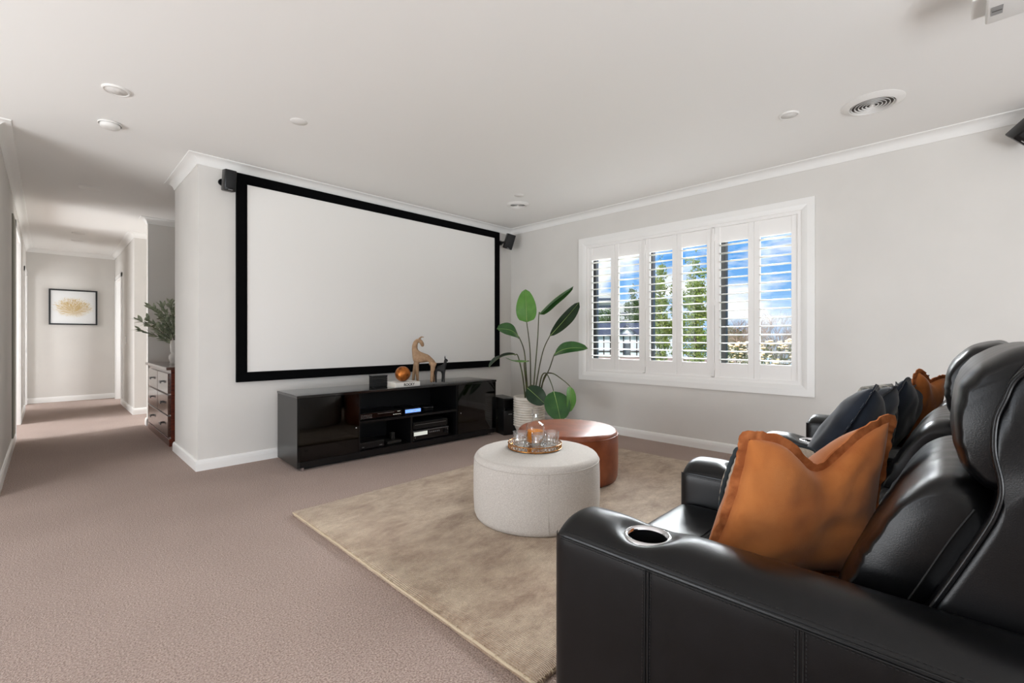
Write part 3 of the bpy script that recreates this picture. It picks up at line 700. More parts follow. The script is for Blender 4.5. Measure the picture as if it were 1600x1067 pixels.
# half timbered house
def facing(u, D):
    x, y = gxy(u, D); return x, y, math.atan2(y, x) - PI / 2
hx, hy, hr = facing(962, 40); hz = -3.4
t = thing('house', 'white half timbered house with slate gable beyond the garden', 'house', (hx, hy, hz), hr)
eav = 1.1 + 8 * 40 / 712 * 0.6 - hz; eav = 1.38 - hz
obj('wall', bx(-9, 4.2, 0, 7, 0, eav), M_white, t)
for k in range(24):
    x = -8.9 + k * 0.56
    obj('timber_post', bx(x, x + 0.09, -0.05, 0.0, 0.0, eav), M_timber, t)
obj('timber_rail', bx(-9, 4.2, -0.06, 0, eav - 0.12, eav), M_timber, t); obj('timber_rail', bx(-9, 4.2, -0.06, 0, eav - 1.5, eav - 1.4), M_timber, t)
bm = B(); prism(bm, [(-9.4, -0.5), (4.6, -0.5), (4.6, -0.3), (-9.4, -0.3)], eav, eav + 0.05)
bm.free(); bm = B()
v = [bm.verts.new(q) for q in ((-9.4, -0.4, eav), (4.6, -0.4, eav), (3.2, 3.5, eav + 1.15), (-9.4, 3.5, eav + 1.15), (-9.4, 7.4, eav), (4.6, 7.4, eav))]
bm.faces.new(v[:4]); bm.faces.new((v[3], v[2], v[5], v[4])); bm.faces.new((v[1], v[5], v[2])); bm.faces.new((v[0], v[3], v[4])); bm.faces.new((v[0], v[4], v[5], v[1]))
obj('roof', bm, M_roof, t)
bm = B(); gx = 0.95
v = [bm.verts.new(q) for q in ((gx - 0.75, -0.12, eav), (gx + 0.75, -0.12, eav), (gx, -0.12, eav + 0.65))]; bm.faces.new(v); obj('gable', bm, M_white, t)
bm = B()
for s_ in (-1, 1):
    q = [bm.verts.new(z) for z in ((gx + s_ * 1.1, -0.35, eav - 0.1), (gx, -0.35, eav + 0.95), (gx, 2.9, eav + 0.95), (gx + s_ * 1.1, 1.2, eav - 0.1), (gx + s_ * 0.85, -0.35, eav - 0.1), (gx, -0.35, eav + 0.72))]
    bm.faces.new((q[0], q[1], q[2], q[3])); bm.faces.new((q[0], q[4], q[5], q[1]))
obj('gable_roof', bm, M_roof, t)
obj('window', bx(gx - 0.25, gx + 0.25, -0.1, 0, eav - 1.75, eav - 0.75), M_dwin, t)
obj('window', bx(-3.6, -2.9, -0.1, 0, eav - 1.75, eav - 0.75), M_dwin, t)
hx, hy, hr = facing(955, 52)
t = thing('house', 'brown tiled roof of the house behind the half timbered one', 'house', (hx, hy, -4), hr)
obj('wall', bx(-9, 7, 0, 8, 0, 5.6), M_white, t)
bm = B(); z = 5.6
v = [bm.verts.new(q) for q in ((-9.5, -0.5, z), (7.5, -0.5, z), (6.0, 4, z + 1.25), (-9.5, 4, z + 1.25), (-9.5, 8.5, z), (7.5, 8.5, z))]
bm.faces.new(v[:4]); bm.faces.new((v[3], v[2], v[5], v[4])); bm.faces.new((v[1], v[5], v[2])); bm.faces.new((v[0], v[3], v[4])); bm.faces.new((v[0], v[4], v[5], v[1])); obj('roof', bm, M_roof2, t)
# tower block
hx, hy, hr = facing(943, 170)
t = thing('apartment_block', 'pale stepped tower block of flats far behind the trees', 'building', (hx, hy, -16), hr)
obj('tower', bx(-10, 3.2, 0, 10, 0, 34.0), M_conc, t)
obj('tower', bx(3.2, 10.5, 2, 10, 0, 29.5), M_conc, t)
for k in range(9):
    z = 9.0 + k * 2.75
    obj('window_band', bx(-9.4, 2.8, -0.15, 0.0, z, z + 0.95), M_dwin, t)
    if z < 28: obj('window_band', bx(3.6, 10.1, 1.85, 2.0, z, z + 0.95), M_dwin, t)
    obj('balcony', bx(-2.2, 2.9, -1.3, 0, z - 0.9, z - 0.1), M_conc, t)
obj('roof_housing', bx(-6, -1, 2, 7, 34.0, 37.2), M_conc, t)
# trim under the poplars: low street wall
x, y, r_ = facing(1030, 27)
t = thing('garden_wall', 'low pinkish brick garden wall at the foot of the poplars', 'wall', (x, y, GZ), r_)
obj('wall_face', bx(-5, 5, 0, 0.25, 0, 0.5), mat('pale_brick', (176, 150, 146), 0.9), t); obj('coping', bx(-5.03, 5.03, -0.03, 0.28, 0.5, 0.58), M_conc, t)
# ================================================================ RUG
def rug():
    x0, x1, y0, y1 = 1.068, 3.925, 0.945, 2.945
    bm = B(); nx, ny = 120, 90; th = 0.028
    def P(i, j, z):
        x = x0 + (x1 - x0) * i / nx; y = y0 + (y1 - y0) * j / ny
        ex = 0.005 * noise.noise(Vector((y * 9, 3, 0))); ey = 0.005 * noise.noise(Vector((x * 9, 7, 0)))
        if i == 0 or i == nx: x += ex
        if j == 0 or j == ny: y += ey
        return (x, y, z)
    g = [[bm.verts.new(P(i, j, (th if 0 < i < nx and 0 < j < ny else th * 0.72) + 0.0018 * noise.noise(Vector((i * 0.35, j * 0.35, 1))))) for j in range(ny + 1)] for i in range(nx + 1)]
    for i in range(nx):
        for j in range(ny): bm.faces.new((g[i][j], g[i + 1][j], g[i + 1][j + 1], g[i][j + 1]))
    per = [g[i][0] for i in range(nx + 1)] + [g[nx][j] for j in range(1, ny + 1)] + [g[i][ny] for i in range(nx - 1, -1, -1)] + [g[0][j] for j in range(ny - 1, 0, -1)]
    low = [bm.verts.new((v.co.x, v.co.y, 0.0005)) for v in per]; n = len(per)
    for k in range(n): bm.faces.new((per[k], low[k], low[(k + 1) % n], per[(k + 1) % n]))
    bm.faces.new(low)
    return bm
t = thing('area_rug', 'large beige brown viscose rug under the two ottomans', 'rug', (2.5, 1.95, 0))
wpart('pile', rug(), M_rug, t, smooth=True, sharp=60)
# loose pile threads along the visible edges
bm = B(); r2 = random.Random(3)
for k in range(700):
    e = r2.random()
    if e < 0.42: x, y, dx, dy = 1.068, r2.uniform(0.95, 2.94), -1, 0
    elif e < 0.62: x, y, dx, dy = r2.uniform(1.07, 1.6), 0.945, 0, -1
    else: x, y, dx, dy = r2.uniform(1.07, 3.9), 2.945, 0, 1
    l = r2.uniform(0.004, 0.012); jx = r2.uniform(-0.5, 0.5) * l; z = r2.uniform(0.012, 0.026)
    a = Vector((x - dx * 0.004, y - dy * 0.004, z)); b = a + Vector((dx * l + (jx if dy else 0), dy * l + (jx if dx else 0), -r2.uniform(0, 0.006)))
    tube(bm, [a, (a + b) / 2 + Vector((0, 0, 0.002)), b], 0.0011, 3, cap=False)
fr = wpart('edge_threads', bm, M_rugedge, t)
wpart('bound_edge', tube(B(), [(1.066 + 0.003 * noise.noise(Vector((k * 0.3, 0, 0))), 0.945 + 2.0 * k / 80, 0.017) for k in range(81)], 0.0050, 6), M_rugedge, t, smooth=True)
wpart('bound_edge', tube(B(), [(1.068 + 2.857 * k / 90, 2.946 + 0.003 * noise.noise(Vector((k * 0.3, 5, 0))), 0.016) for k in range(91)], 0.0050, 6), M_rugedge, t, smooth=True); fr['kind'] = 'stuff'

# ================================================================ OTTOMANS
def ottoman(name, label, cx, cy, r, z0, h, m, seam, piping, seed):
    t = thing(name, label, 'ottoman', (cx, cy, z0)); rr = 0.035; nseg = 96
    prof = [(r - 0.03, 0.0), (r - 0.012, 0.006), (r - 0.002, 0.03), (r + 0.003, h * 0.3), (r + 0.003, h * 0.7), (r, h - rr - 0.008)]
    bm = lathe(B(), [(0, 0)] + prof + [(r - 0.002, h - rr)], seg=nseg)
    for v in bm.verts:
        if v.co.z > 0.01:
            k = 1 + 0.004 * noise.noise(Vector((v.co.x * 5, v.co.y * 5, v.co.z * 3 + seed))); v.co.x *= k; v.co.y *= k
    obj('side', bm, m, t, smooth=True, sharp=70)
    top = [(r - 0.002, h - rr)]
    for k in range(1, 9):
        a = PI / 2 * k / 8; top.append((r - 0.003 - rr * (1 - math.cos(a)), h - rr + rr * math.sin(a)))
    top += [(r * 0.8, h + 0.006), (r * 0.6, h + 0.010), (r * 0.3, h + 0.013), (0, h + 0.014)]
    bm = lathe(B(), top, seg=nseg)
    for v in bm.verts:
        d = math.hypot(v.co.x, v.co.y); ang = math.atan2(v.co.y, v.co.x)
        if d > r * 0.75 and d < r - 0.003: v.co.z += 0.0022 * noise.noise(Vector((ang * 14, 0, seed))) - 0.0008
    obj('top', bm, m, t, smooth=True)
    ring = [(math.cos(2 * PI * k / 72) * (r - 0.0005), math.sin(2 * PI * k / 72) * (r - 0.0005), h - rr) for k in range(73)]
    obj('piping', tube(B(), ring, piping, 6), seam, t, smooth=True)
    for a in (-2.25, 0.9):
        obj('seam', tube(B(), [(math.cos(a) * (r + 0.0025), math.sin(a) * (r + 0.0025), z) for z in (0.02, h * .3, h * .7, h - rr)], 0.0013, 5), seam, t)
    return t
OT = Vector((2.11, 1.86, 0.028)); OH = 0.378
ottoman('ottoman', 'round pale grey linen ottoman with the gold tray on top', OT.x, OT.y, 0.382, OT.z, OH, M_linen, M_linen, 0.0022, 1)
ottoman('ottoman', 'round tan leather ottoman behind the pale linen one', 2.845, 2.185, 0.385, 0.028, OH, M_tan, M_tan, 0.003, 5)

# ================================================================ TRAY, DECANTER, GLASSES
TZ = OT.z + OH + 0.013; TC = Vector((2.125, 1.885, TZ)); TR = 0.165
t = thing('serving_tray', 'round gold openwork tray with mirrored base on the pale ottoman', 'tray', TC)
obj('mirror_base', lathe(B(), [(0, 0.008), (TR - 0.004, 0.008), (TR - 0.004, 0.003), (0, 0.003)], seg=64), M_mirror, t, smooth=True, sharp=40)
for nm, z, w in (('lower_rim', 0.006, 0.004), ('upper_rim', 0.033, 0.0032)):
    obj(nm, tube(B(), [(TR * math.cos(2 * PI * k / 72), TR * math.sin(2 * PI * k / 72), z) for k in range(73)], w, 8), M_gold, t, smooth=True)
bm = B(); nl = 44
for k in range(nl):
    a = 2 * PI * k / nl; c = Vector((TR * math.cos(a), TR * math.sin(a), 0.0195)); s = Vector((-math.sin(a), math.cos(a), 0))
    tube(bm, [c + s * (0.0095 * math.cos(q * PI / 5)) + Vector((0, 0, 0.0115 * math.sin(q * PI / 5))) for q in range(11)], 0.0016, 5, cap=False)
gal = obj('openwork_gallery', bm, M_gold, t, smooth=True)
bm = B()
for k in range(3):
    a = 2 * PI * k / 3 + 3.9; bmesh.ops.create_uvsphere(bm, u_segments=12, v_segments=8, radius=0.007, matrix=Matrix.Translation((TR * 0.97 * math.cos(a), TR * 0.97 * math.sin(a), 0.0)))
obj('feet', bm, M_gold, t, smooth=True)
def vdir(r, f): return TC + CR * r + CF * f + Vector((0, 0, 0.0082))
def tumbler(pos, label):
    g = thing('whisky_glass', label, 'glass', pos, group='cut glass tumblers on the tray')
    r0, r1, h = 0.041, 0.046, 0.098; bm = B(); seg = 40
    bm = lathe(bm, [(0, 0), (r0 - 0.002, 0), (r0, 0.003), (r0 + 0.001, 0.03), (r1, h - 0.001), (r1 - 0.001, h), (r1 - 0.002, h - 0.001), (r0 - 0.003, 0.022), (r0 - 0.006, 0.017), (0, 0.015)], seg=seg)
    for v in bm.verts:
        rr = math.hypot(v.co.x, v.co.y)
        if 0.002 < v.co.z < 0.05 and rr > r0 - 0.0025:
            a = math.atan2(v.co.y, v.co.x); k = 1 - 0.03 * abs(math.sin(a * 10)); v.co.x *= k; v.co.y *= k
    obj('glass_body', bm, M_glass, g, smooth=True, sharp=50); return g
tumbler(vdir(-0.090, -0.030), 'cut glass tumbler on the tray, nearest the television cabinet')
tumbler(vdir(0.020, -0.098), 'cut glass tumbler standing in front of the whisky decanter')
tumbler(vdir(0.103, -0.026), 'cut glass tumbler on the tray, nearest the tan ottoman and recliners')
g = thing('decanter', 'square shouldered glass decanter half full of amber whisky', 'decanter', vdir(0.005, 0.045))
g.scale = (1.0, 1.0, 1.1)
obj('bottle', lathe(B(), [(0, 0), (0.052, 0), (0.056, 0.004), (0.057, 0.02), (0.057, 0.105), (0.056, 0.112), (0.052, 0.119), (0.030, 0.129), (0.021, 0.138), (0.019, 0.165), (0.027, 0.170), (0.027, 0.174), (0.0155, 0.174), (0.0155, 0.138), (0.028, 0.125), (0.049, 0.114), (0.052, 0.104), (0.052, 0.022), (0.048, 0.016), (0, 0.014)], seg=48), M_bottle, g, smooth=True, sharp=50)
obj('whisky', lathe(B(), [(0, 0.0142), (0.0478, 0.0165), (0.0516, 0.0225), (0.0516, 0.080), (0, 0.080)], seg=48), M_whisky, g, smooth=True, sharp=50)
bm = lathe(B(), [(0, 0.150), (0.0135, 0.152), (0.0145, 0.172), (0.020, 0.180), (0.021, 0.182), (0.021, 0.205), (0.018, 0.209), (0, 0.210)], seg=8)
obj('stopper', bm, M_glass, g)
bm = B()
for k in range(18):
    a = 2 * PI * k / 18; box(bm, -0.0012, 0.0012, -0.0012, 0.0012, 0.012, 0.092)
    bmesh.ops.transform(bm, matrix=Matrix.Translation((0.0572 * math.cos(a), 0.0572 * math.sin(a), 0)), verts=bm.verts[-8:])
fl_ = obj('cut_flutes', bm, M_bottle, g)

# ================================================================ TELEVISION CABINET
CO = Vector((1.43, 3.865, 0)); CRZ = math.radians(-2.5); CLN, CDP, CHT = 2.15, 0.52, 0.625
t = thing('television_cabinet', 'long low gloss black television cabinet with smoked glass doors', 'cabinet', CO, CRZ)
obj('side_panel', bx(0, 0.022, 0, CDP, 0.028, CHT - 0.022, bev=0.002), M_carcass, t, label='dark side panel facing the hall')
obj('side_panel', bx(CLN - 0.022, CLN, 0, CDP, 0.028, CHT - 0.022, bev=0.002), M_carcass, t)
obj('top', bx(-0.004, CLN + 0.004, -0.012, CDP, CHT - 0.022, CHT, bev=0.003), M_blackgloss, t)
obj('base_panel', bx(0.022, CLN - 0.022, 0.0, CDP, 0.028, 0.075), M_blacksatin, t)
obj('plinth', bx(0.06, CLN - 0.06, 0.06, CDP - 0.02, 0.0, 0.03), M_blackmatt, t)
obj('back_panel', bx(0.02, CLN - 0.02, CDP - 0.012, CDP, 0.07, CHT - 0.02), M_blackmatt, t)
for x in (0.53, 1.615): obj('divider', bx(x - 0.011, x + 0.011, 0.004, CDP - 0.01, 0.075, CHT - 0.022), M_blacksatin, t)
obj('divider', bx(1.06, 1.08, 0.01, CDP - 0.01, 0.075, 0.325), M_blacksatin, t)
obj('shelf', bx(0.541, 1.604, 0.006, CDP - 0.012, 0.325, 0.345), M_blacksatin, t)
for x0, x1 in ((0.022, 0.519), (1.626, CLN - 0.022)): obj('shelf', bx(x0, x1, 0.03, CDP - 0.012, 0.20, 0.215), M_blacksatin, t)
for i, (x0, x1) in enumerate(((0.004, 0.526), (1.619, CLN - 0.004))):
    bm = B(); z0, z1 = 0.08, CHT - 0.026
    bw_ = 0.012
    d = obj('door', bx(x0, x1, -0.008, 0.0, z0, z1), M_smoke, t, label='smoked glass door')
    hx = x1 - 0.03 if i == 0 else x0 + 0.03
    obj('knob', cyl(B(), (hx, -0.013, 0.30), 0.006, 0.012, 'Y', 14), M_chrome, d, smooth=True)
    obj('hinge', cyl(B(), (x0 + 0.07 if i == 0 else x1 - 0.07, 0.006, 0.17), 0.018, 0.008, 'Y', 20), M_silver, d, smooth=True)
    obj('hinge', cyl(B(), (x0 + 0.07 if i == 0 else x1 - 0.07, 0.006, 0.52), 0.018, 0.008, 'Y', 20), M_silver, d, smooth=True)
for x in (0.05, CLN - 0.05):
    obj('foot', cyl(B(), (x, 0.02, 0.015), 0.012, 0.03, 'Z', 12), M_chrome, t, smooth=True, sharp=40)
CM = Matrix.Translation(CO) @ Matrix.Rotation(CRZ, 4, 'Z')
def cab(x, y, z): return CM @ Vector((x, y, z))
def device(name, label, cat, x0, x1, y0, y1, z0, h, m=M_blacksatin):
    d = thing(name, label, cat, cab((x0 + x1) / 2, (y0 + y1) / 2, z0), CRZ)
    w, dp = (x1 - x0) / 2, (y1 - y0) / 2
    obj('case', bx(-w, w, -dp, dp, 0.006, h, bev=0.003), m, d)
    obj('feet', box(box(B(), -w + 0.02, -w + 0.04, -dp + 0.01, -dp + 0.03, 0, 0.006), w - 0.04, w - 0.02, -dp + 0.01, -dp + 0.03, 0, 0.006), M_blackmatt, d)
    return d, w, dp
SH = 0.345; BT = 0.075
d, w, dp = device('disc_player', 'slim black disc player on the open shelf beside the blue display', 'disc player', 0.555, 0.985, 0.05, 0.33, SH, 0.062)
obj('fascia', bx(-w, w, -dp - 0.004, -dp, 0.01, 0.058), M_blackgloss, d)
obj('disc_slot', bx(-0.04, 0.13, -dp - 0.0055, -dp - 0.003, 0.045, 0.048), M_silver, d)
bm = B()
for k in range(7):
    for j in range(3): box(bm, -w + 0.012 + k * 0.016, -w + 0.022 + k * 0.016, -dp - 0.0055, -dp - 0.003, 0.016 + j * 0.013, 0.021 + j * 0.013)
obj('buttons', bm, M_silver, d)
bm = B()
for k in range(4): box(bm, 0.12 + k * 0.022, 0.134 + k * 0.022, -dp - 0.0055, -dp - 0.003, 0.020, 0.024)
box(bm, 0.165, 0.195, -dp - 0.0055, -dp - 0.003, 0.047, 0.050)
obj('display_marks', bm, M_displayg, d)
d, w, dp = device('set_top_box', 'small black box with a glowing blue display on the open shelf', 'receiver', 1.01, 1.185, 0.03, 0.25, SH, 0.066)
obj('lit_display', bx(-w + 0.002, w - 0.002, -dp - 0.004, -dp, 0.022, 0.054), M_display, d, label='glowing blue display')
obj('clock_digits', box(box(B(), 0.012, 0.03, -dp - 0.006, -dp - 0.003, 0.034, 0.046), -0.03, -0.004, -dp - 0.006, -dp - 0.003, 0.032, 0.038), M_lens, d)
d = thing('media_player', 'squat round black media player on the shelf beside the right door', 'media player', cab(1.33, 0.16, SH))
obj('body', lathe(B(), [(0, 0), (0.072, 0), (0.076, 0.006), (0.076, 0.024), (0.070, 0.028), (0.074, 0.030), (0.076, 0.034), (0.074, 0.046), (0.066, 0.052), (0, 0.053)], seg=40), M_blacksatin, d, smooth=True, sharp=50)
obj('indicator', bx(0.028, 0.036, -0.074, -0.070, 0.034, 0.040), M_silver, d)
d, w, dp = device('stereo_receiver', 'black stereo receiver with a pale display in the lower bay', 'receiver', 1.10, 1.525, 0.04, 0.37, BT, 0.105)
obj('fascia', bx(-w, w, -dp - 0.005, -dp, 0.012, 0.102), M_blackgloss, d)
obj('display', bx(-w + 0.01, -w + 0.165, -dp - 0.008, -dp - 0.004, 0.052, 0.088), M_displayg, d)
obj('trim_strip', bx(-w, w, -dp - 0.008, -dp - 0.004, 0.094, 0.098), M_silver, d)
bm = cyl(B(), (w - 0.04, -dp - 0.012, 0.06), 0.02, 0.018, 'Y', 20); obj('volume_knob', bm, M_blacksatin, d, smooth=True, sharp=40)
bm = B()
for k in range(6): box(bm, -w + 0.19 + k * 0.022, -w + 0.2 + k * 0.022, -dp - 0.0075, -dp - 0.004, 0.064, 0.076)
box(bm, w - 0.016, w - 0.012, -dp - 0.0075, -dp - 0.004, 0.035, 0.088); box(bm, -w + 0.02, -w + 0.028, -dp - 0.0075, -dp - 0.004, 0.03, 0.038)
obj('buttons', bm, M_silver, d)
d, w, dp = device('disc_player', 'matt black player stacked on the stereo receiver', 'disc player', 1.11, 1.52, 0.05, 0.36, BT + 0.105, 0.078, M_blackmatt)
obj('fascia', bx(-w, w, -dp - 0.004, -dp, 0.010, 0.074), M_blacksatin, d); obj('slot', bx(-w + 0.02, w - 0.02, -dp - 0.0055, -dp - 0.003, 0.050, 0.053), M_silver, d)
d, w, dp = device('disc_player', 'low black box on the cabinet floor beside the left glass door', 'disc player', 0.56, 0.80, 0.05, 0.27, BT, 0.060, M_blacksatin)
obj('top_plate', bx(-w, w, -dp, dp, 0.060, 0.064, bev=0.001), M_carcass, d)
obj('light_marks', box(box(B(), 0.07, 0.10, -dp - 0.0015, -dp + 0.001, 0.02, 0.026), -0.10, -0.08, -dp - 0.0015, -dp + 0.001, 0.02, 0.026), M_silver, d)
d, w, dp = device('modem', 'grey and black modem with upright antenna block on the cabinet floor', 'modem', 0.85, 1.0, 0.08, 0.24, BT, 0.030, M_carcass)
obj('upright_block', bx(0.0, 0.035, -0.02, 0.02, 0.03, 0.10, bev=0.004), M_carcass, d)
# subwoofer beside the cabinet
t = thing('subwoofer', 'narrow black floor speaker box between the cabinet and plant pot', 'subwoofer', (3.60, 3.66, 0), math.radians(-18))
sw, sd, shh = 0.165, 0.36, 0.415
obj('lower_body', bx(0, sw, 0, sd, 0.0, 0.275, bev=0.004), M_blacksatin, t, smooth=True, sharp=40)
bm = B(); box(bm, 0, 0.012, 0, sd, 0.275, shh - 0.014); box(bm, sw - 0.012, sw, 0, sd, 0.275, shh - 0.014); box(bm, 0, sw, 0, sd, shh - 0.014, shh, 0.003); box(bm, 0, sw, 0.14, sd, 0.275, shh - 0.014)
obj('upper_body', bm, M_blacksatin, t)
obj('badge', bx(0.06, 0.105, -0.003, 0.001, 0.232, 0.239), M_silver, t, label='small silver badge')

# ---- things on top of the cabinet
TT = CHT
def on_top(u, v):
    d = CF * FPX + CR * (u - 800) + Vector((0, 0, HY - v)); k = (TT - CH) / d.z; p = d * k; return Vector((p.x, p.y, TT))
p = cab(0.83, 0.23, TT)
t = thing('black_box', 'small black ribbed box behind the white book', 'box', p, math.radians(-6))
bm = B()
for k in range(6): box(bm, -0.075, 0.075, -0.045, 0.045, k * 0.0175 + 0.001, k * 0.0175 + 0.0165, 0.002)
obj('ribbed_body', bm, M_blackmatt, t); obj('lid', bx(-0.078, 0.078, -0.048, 0.048, 0.105, 0.112, bev=0.002), M_blacksatin, t)
bp = cab(1.035, 0.12, TT)
t = thing('book', 'thick white book lying under the copper ball, title in black', 'book', bp, math.radians(-1))
bwid, bd, bh = 0.27, 0.20, 0.045
obj('cover', box(box(box(B(), -bwid / 2, bwid / 2, -bd / 2, bd / 2, bh - 0.004, bh), -bwid / 2, bwid / 2, -bd / 2, bd / 2, 0, 0.004), -bwid / 2, bwid / 2, -bd / 2, -bd / 2 + 0.004, 0, bh), M_paper, t)
obj('pages', bx(-bwid / 2 + 0.004, bwid / 2 - 0.004, -bd / 2 + 0.004, bd / 2 - 0.005, 0.004, bh - 0.004), mat('book_pages', (226, 220, 208), 0.8), t)
fc = bpy.data.curves.new('title', 'FONT'); fc.body = 'ROCKY'; fc.size = 0.034; fc.extrude = 0.0004; fc.align_x = 'CENTER'; fc.offset = 0.0012; fc.space_character = 1.05
fo = bpy.data.objects.new('title_tmp', fc); COL.objects.link(fo); dg = bpy.context.evaluated_depsgraph_get()
me = bpy.data.meshes.new_from_object(fo.evaluated_get(dg)); bpy.data.objects.remove(fo)
to = bpy.data.objects.new('title', me); COL.objects.link(to); to.parent = t; me.materials.clear(); me.materials.append(M_blackmatt)
to.rotation_euler = (PI / 2, 0, 0); to.location = (0.012, -bd / 2 - 0.0005, 0.0095)
t = thing('decorative_ball', 'mottled copper coloured ball resting on the white book', 'ball', bp + Vector((0.0, 0.0, bh)))
bm = B(); bmesh.ops.create_icosphere(bm, subdivisions=4, radius=0.075, matrix=Matrix.Translation((0, 0, 0.0745)))
for v in bm.verts:
    dd = v.co - Vector((0, 0, 0.0745)); v.co += dd * (0.02 * noise.noise(v.co * 18))
obj('ball', bm, M_copper, t, smooth=True)

def skin(name, nodes, edges, m, parent, root=0, sub=2):
    me = bpy.data.meshes.new(name); me.from_pydata([n[0] for n in nodes], edges, []); me.materials.append(m)
    o = bpy.data.objects.new(name, me); COL.objects.link(o)
    md = o.modifiers.new('skin', 'SKIN'); md.use_smooth_shade = True
    for i, n in enumerate(nodes):
        r = n[1]; r = (r, r) if isinstance(r, (int, float)) else r
        me.skin_vertices[0].data[i].radius = r; me.skin_vertices[0].data[i].use_root = (i == root)
    ms = o.modifiers.new('sub', 'SUBSURF'); ms.levels = sub; ms.render_levels = sub
    dg = bpy.context.evaluated_depsgraph_get(); m2 = bpy.data.meshes.new_from_object(o.evaluated_get(dg)); bpy.data.objects.remove(o)
    m2.name = name
    if parent is not None and False: pass
    q = bpy.data.objects.new(name, m2); COL.objects.link(q); q.parent = parent
    for pl in m2.polygons: pl.use_smooth = True
    return q
# tall clay horse: body along +x, head turned back over the shoulder (towards +x), seen side-on
hp = cab(1.275, 0.17, TT)
t = thing('horse_figurine', 'tall tan clay horse figurine with its head turned back', 'figurine', hp, CRZ + math.radians(-30))
S = 1.0
nodes = [((0.02, 0, 0.27), 0.050), ((0.10, 0, 0.268), 0.046), ((0.155, 0, 0.262), 0.050), ((-0.055, 0, 0.275), 0.050),
         ((-0.082, 0, 0.335), 0.040), ((-0.090, 0, 0.395), 0.036), ((-0.066, 0, 0.445), 0.033), ((-0.022, 0, 0.458), 0.030), ((0.016, 0, 0.425), 0.027), ((0.026, 0, 0.385), 0.019),
         ((-0.060, -0.034, 0.20), 0.026), ((-0.052, -0.038, 0.10), 0.020), ((-0.046, -0.038, 0.012), 0.015),
         ((-0.075, 0.034, 0.20), 0.025), ((-0.098, 0.038, 0.10), 0.020), ((-0.112, 0.038, 0.012), 0.015),
         ((0.165, -0.032, 0.19), 0.030), ((0.150, -0.036, 0.10), 0.022), ((0.140, -0.036, 0.012), 0.016),
         ((0.170, 0.032, 0.19), 0.028), ((0.172, 0.036, 0.10), 0.021), ((0.180, 0.036, 0.012), 0.016)]
edges = [(0, 1), (1, 2), (0, 3), (3, 4), (4, 5), (5, 6), (6, 7), (7, 8), (8, 9), (3, 10), (10, 11), (11, 12), (3, 13), (13, 14), (14, 15), (2, 16), (16, 17), (17, 18), (2, 19), (19, 20), (20, 21)]
nodes = [((a[0] * 0.74, a[1] * 0.8, a[2] * 0.99), b * 0.88) for a, b in nodes]
hb = skin('body', nodes, edges, M_oak, t)
for sy in (-1, 1):
    obj('ear', tube(B(), [(-0.018, sy * 0.012, 0.466), (0.004, sy * 0.018, 0.486), (0.028, sy * 0.020, 0.484)], 0.011, 8, 0.003), M_oak, t, smooth=True)
# small black foal: head up facing +x
hp2 = cab(1.450, 0.085, TT)
t = thing('horse_figurine', 'small black clay foal figurine beside the tall tan horse', 'figurine', hp2, CRZ + math.radians(-30))
nodes = [((0, 0, 0.145), 0.026), ((-0.05, 0, 0.142), 0.027), ((0.045, 0, 0.150), 0.027), ((0.066, 0, 0.195), 0.019), ((0.068, 0, 0.235), 0.017), ((0.084, 0, 0.225), 0.014), ((0.094, 0, 0.208), 0.010),
         ((0.05, -0.018, 0.09), 0.012), ((0.05, -0.02, 0.008), 0.009), ((0.036, 0.018, 0.09), 0.012), ((0.030, 0.02, 0.008), 0.009),
         ((-0.050, -0.018, 0.09), 0.015), ((-0.046, -0.02, 0.008), 0.009), ((-0.060, 0.018, 0.09), 0.015), ((-0.072, 0.02, 0.008), 0.009)]
edges = [(0, 1), (0, 2), (2, 3), (3, 4), (4, 5), (5, 6), (2, 7), (7, 8), (2, 9), (9, 10), (1, 11), (11, 12), (1, 13), (13, 14)]
nodes = [((a[0] * 0.86, a[1] * 0.9, a[2] * 1.08), b * 0.92) for a, b in nodes]
skin('body', nodes, edges, M_hblack, t)
for sy in (-1, 1):
    obj('ear', tube(B(), [(0.054, sy * 0.008, 0.258), (0.053, sy * 0.010, 0.288)], 0.007, 6, 0.002), M_hblack, t, smooth=True)

